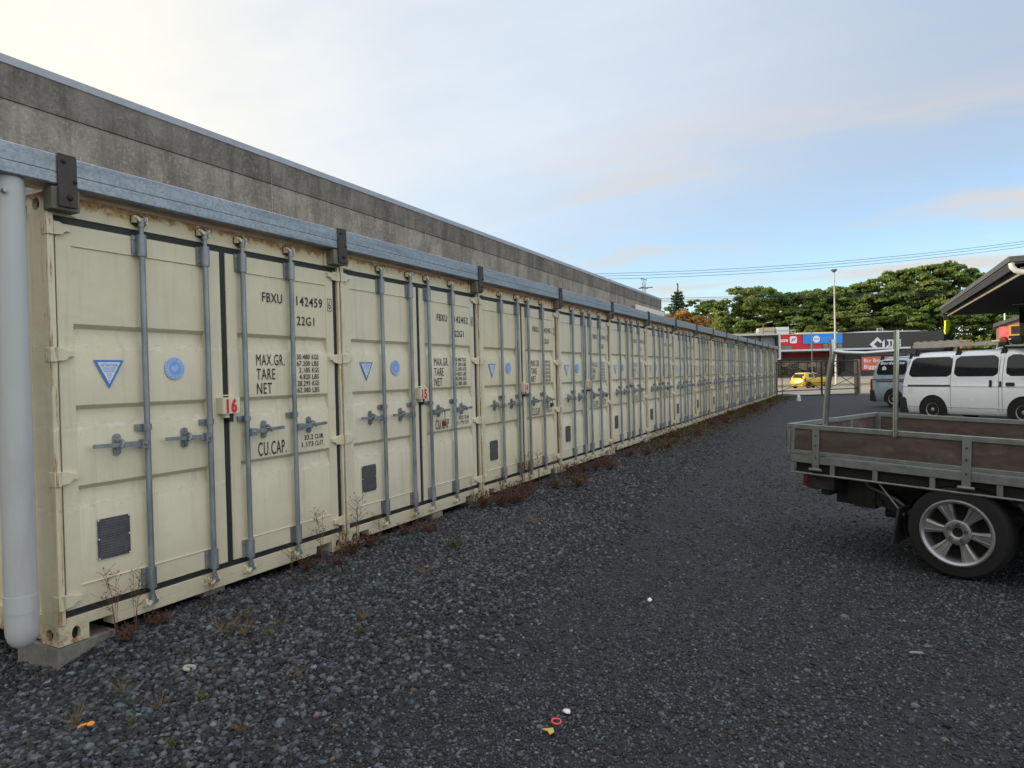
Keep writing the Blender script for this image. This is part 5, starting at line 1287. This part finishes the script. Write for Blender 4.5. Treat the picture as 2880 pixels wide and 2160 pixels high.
# ------------------------------------------------------------------ weeds along the row, litter on the gravel
def weed_mesh(seed, kind):
    rr = random.Random(seed); ns = np.random.default_rng(seed); m = MB(); pts = []
    H = {'tall': .42, 'bush': .15, 'straw': .13, 'green': .10}[kind]; n = {'tall': 5, 'bush': 24, 'straw': 18, 'green': 12}[kind]; sp = {'tall': .05, 'bush': .15, 'straw': .11, 'green': .08}[kind]
    for i in range(n):
        a = rr.uniform(0, 6.28); L = H*rr.uniform(.5, 1.1); lean = sp*rr.uniform(.2, 1.3)
        p = [Vector((math.cos(a)*lean*t**1.4+rr.uniform(-.01, .01)*(t > 0), math.sin(a)*lean*t**1.4+rr.uniform(-.01, .01)*(t > 0), L*t)) for t in (0, .35, .7, 1)]
        m.tube(p, [.0022, .0018, .0014, .0008], 3, 0, False)
        if kind in ('tall', 'bush'):
            for k in range(7 if kind == 'tall' else 3):
                t = rr.uniform(.3, 1); b = p[1].lerp(p[3], t) if t < .9 else p[3]; a2 = rr.uniform(0, 6.28); l2 = rr.uniform(.03, .10)*(1 if kind == 'tall' else .6)
                e = b+Vector((math.cos(a2)*l2, math.sin(a2)*l2, l2*.8)); m.tube([b, e], [.0013, .0007], 3, 0, False)
                for w in (b.lerp(e, .55), e): pts.append(w); 
                if kind == 'tall': pts.append(e+Vector((rr.uniform(-.012, .012), rr.uniform(-.012, .012), rr.uniform(-.01, .01))))
        for t in (.3, .5, .75, .95):
            if kind == 'bush': pts.append(p[0].lerp(p[3], t)+Vector((rr.uniform(-.02, .02), rr.uniform(-.02, .02), 0))); pts.append(p[1].lerp(p[2], t)+Vector((rr.uniform(-.025, .025), rr.uniform(-.025, .025), 0)))
            if kind == 'green': pts.append(p[0].lerp(p[3], t))
    if pts:
        V, F = leaf_quads(np.array([tuple(p) for p in pts]), {'tall': .0065, 'bush': .011, 'green': .018, 'straw': .01}[kind], ns); m.add([tuple(v) for v in V], [tuple(f) for f in F], 1)
    mats = {'tall': [WSTEM, WSTEM], 'bush': [WSTEM, WLEAF], 'straw': [DRYG, DRYG], 'green': [GRNW, GRNW]}[kind]
    return m.mesh('weed', mats, smooth=False)
WM = {k: [weed_mesh(100+i*7+j, k) for j in range(3)] for i, k in enumerate(('tall', 'bush', 'straw', 'green'))}
WLAB = {'tall': ('tall thin dry weed with seed heads standing against the containers', 'tall seed head weeds'), 'bush': ('low rusty red brown weed growing in the gravel by the containers', 'rusty low weeds'),
        'straw': ('small straw coloured tuft growing out of the gravel', 'straw tufts'), 'green': ('small green weed growing out of the gravel', 'small green weeds')}
def weed(kind, x, y, s=1.):
    o = bpy.data.objects.new('weed', rnd.choice(WM[kind])); COL.objects.link(o)
    o.location = (x, y, float(gz(x, y))-.004); o.scale = (s, s, s*rnd.uniform(.85, 1.15)); o.rotation_euler = (0, 0, rnd.uniform(0, 6.28)); tag(o, WLAB[kind][0], 'weed', WLAB[kind][1])
for x, y, s in ((.07, Y0+.30, 1.05), (.07, Y0+.42, .8), (.10, Y0+.95, .55), (.08, Y0+1.72, .8), (.10, Y0+2.05, 1.), (.09, Y0+2.3, .8), (.08, Y0+2.52, 1.), (.08, Y0+2.85, .8), (.1, Y0+3.4, .7), (.1, Y0+4.55, .7), (.08, Y0+5.3, .9), (.09, Y0+5.9, 1.25), (.10, Y0+6.1, 1.3), (.12, Y0+6.35, 1.1), (.1, Y0+6.9, .8), (.1, Y0+9.8, .8), (.1, Y0+12.4, 1.), (.1, Y0+12.7, 1.1)): weed('tall', x, y, s)
for x, y, s in ((.16, Y0+.30, .6), (.12, Y0+.55, .55), (.12, Y0+1.85, .7), (.22, Y0+2.1, .6), (.12, Y0+2.4, .9), (.15, Y0+2.62, .8), (.14, Y0+3.15, .7), (.28, Y0+3.40, .9), (.2, Y0+4.6, 1.1), (.32, Y0+4.85, 1.2), (.40, Y0+5.05, 1.25), (.25, Y0+5.2, 1.15), (.3, Y0+5.5, 1.1), (.2, Y0+5.8, 1.), (.40, Y0+6.3, 1.), (.6, Y0+6.6, 1.1), (.5, Y0+7.0, 1.), (.2, Y0+7.3, 1.1), (.3, Y0+7.6, 1.2), (.35, Y0+8.0, 1.2), (.5, Y0+8.3, 1.), (.3, Y0+8.7, 1.1), (.3, Y0+9.9, 1.2), (.5, Y0+10.4, 1.)): weed('bush', x, y, s)
for k in range(34):
    y = Y0+11+k*.82+rnd.uniform(-.3, .3); weed(rnd.choice(('bush', 'bush', 'straw', 'green')), rnd.uniform(.1, .75), y, rnd.uniform(.8, 1.6))
for x, y, s in ((.55, 2.95, 1.0), (.66, 3.02, .9), (.48, 3.2, .7), (.74, 3.25, .6), (.62, 2.25, .7), (.98, 2.2, .6), (.72, 1.95, .8), (1.12, 3.6, .6), (1.35, 2.75, .6), (.95, 2.6, .5), (1.55, 2.2, .6), (.95, 4.6, .8), (1.0, 6.6, .9), (1.3, 5.2, .5)): weed('straw', x, y, s)
for x, y, s in ((.80, 3.10, .5), (1.1, 2.35, .5), (1.0, 2.05, .5), (1.25, 3.4, .45), (.72, 5.4, .9), (1.35, 2.0, .5)): weed('green', x, y, s)
# leaf litter and low growth along the foot of the row
n = 9000; lx = np.abs(nrg.normal(0, .38, n))+.02; ly = nrg.uniform(2.8, YE, n)**1.0; kk = in_view(lx, ly); lx, ly = lx[kk], ly[kk]
V, F = leaf_quads(np.stack([lx, ly, gz(lx, ly)+.012], -1), .014, nrg, np.tile([[0, 0, 1.5]], (len(lx), 1)))
o = bpy.data.objects.new('leaf_litter', np_mesh('leaf_litter', V, F, WLEAF)); COL.objects.link(o); tag(o, 'brown leaf litter strewn along the foot of the containers', kind='stuff')
n = 7000; lx = np.abs(nrg.normal(.15, .42, n)); ly = nrg.uniform(13, YE+.5, n); P = np.stack([lx, ly, gz(lx, ly)+nrg.uniform(.0, .09, n)*np.exp(-lx*1.5)], -1)
V, F = leaf_quads(P, .03, nrg)
o = bpy.data.objects.new('ground_cover', np_mesh('ground_cover', V, F, mat_leaf('dull ground cover', (.10, .06, .03), (.11, .095, .03), (.07, .04, .025)))); COL.objects.link(o); tag(o, 'low dull green and brown growth along the far containers', kind='stuff')
def litter(name, mb, mat, x, y, label, cat, rz=0., dz=.02, bevel=0.):
    o = mb.build(name, mat, None, (x, y, float(gz(x, y))+dz), (rnd.uniform(-.15, .15), rnd.uniform(-.15, .15), rz), bevel=bevel); tag(o, label, cat); return o
m = MB(); m.tube([(.021*math.cos(t), .021*math.sin(t), 0) for t in [k*2*math.pi/20 for k in range(21)]], .004, 6); litter('plastic_ring', m, pm('pink red plastic', (.75, .05, .06), .4), 2.823, 2.877, 'small red plastic ring lying on the gravel', 'ring', 0, .022)
m = MB(); m.prism([(-.03, -.004), (0, -.016), (.012, -.04), (.03, -.02), (.022, .008), (.002, .002)], 0, .004, 'z'); litter('plastic_scrap', m, pm('yellow plastic', (.45, .34, .06), .5), 2.815, 2.80, 'small yellow plastic scrap beside the red ring', 'scrap', .3)
m = MB(); m.tube([(.026*math.cos(t), .026*math.sin(t), 0) for t in [.5+k*5.2/20 for k in range(21)]], .010, 8); litter('broken_washer', m, pm('pale cement ring', (.33, .33, .27), .8), .776, 2.536, 'pale broken ring lying on the coarse gravel', 'ring')
m = MB(); m.lathe([(0, .012), (.014, .011), (.019, .005), (.014, 0)], (.018, .004, .004), 'z', 12); m.prism([(-.034, -.02), (-.020, .006), (-.006, .012), (.002, .004), (-.014, -.006), (-.026, -.024)], 0, .010, 'z'); litter('orange_peel', m, pm('orange peel', (.72, .27, .02), .5), .812, 1.95, 'orange coloured scrap of peel on the gravel at the lower left', 'scrap', .4, .024, .003)
for i, (x, y, a, b, lab) in enumerate(((2.827, 2.997, .022, .014, 'flat white pebble just above the red ring'), (2.753, 4.725, .024, .014, 'white pebble lying in the middle of the yard'))):
    V, F, T_ = stones(np.array([[0, 0, 0.]]), np.array([a]), np.random.default_rng(300+i)); me = np_mesh('pebble', V, F, pm('white pebble', (.62, .62, .6), .6)); o = bpy.data.objects.new('pebble', me); COL.objects.link(o); o.location = (x, y, float(gz(x, y))+.014); o.scale = (1, 1, .7); tag(o, lab, 'pebble')
m = MB(); m.prism([(-.035, 0), (.0, .013), (.035, .009), (.038, -.006), (.0, -.008), (-.03, -.014)], 0, .006, 'z'); litter('paper_scrap', m, pm('dull paper', (.22, .22, .215), .8), 4.35, 4.35, 'crumpled pale scrap on the gravel in front of the truck wheel', 'scrap', .2)
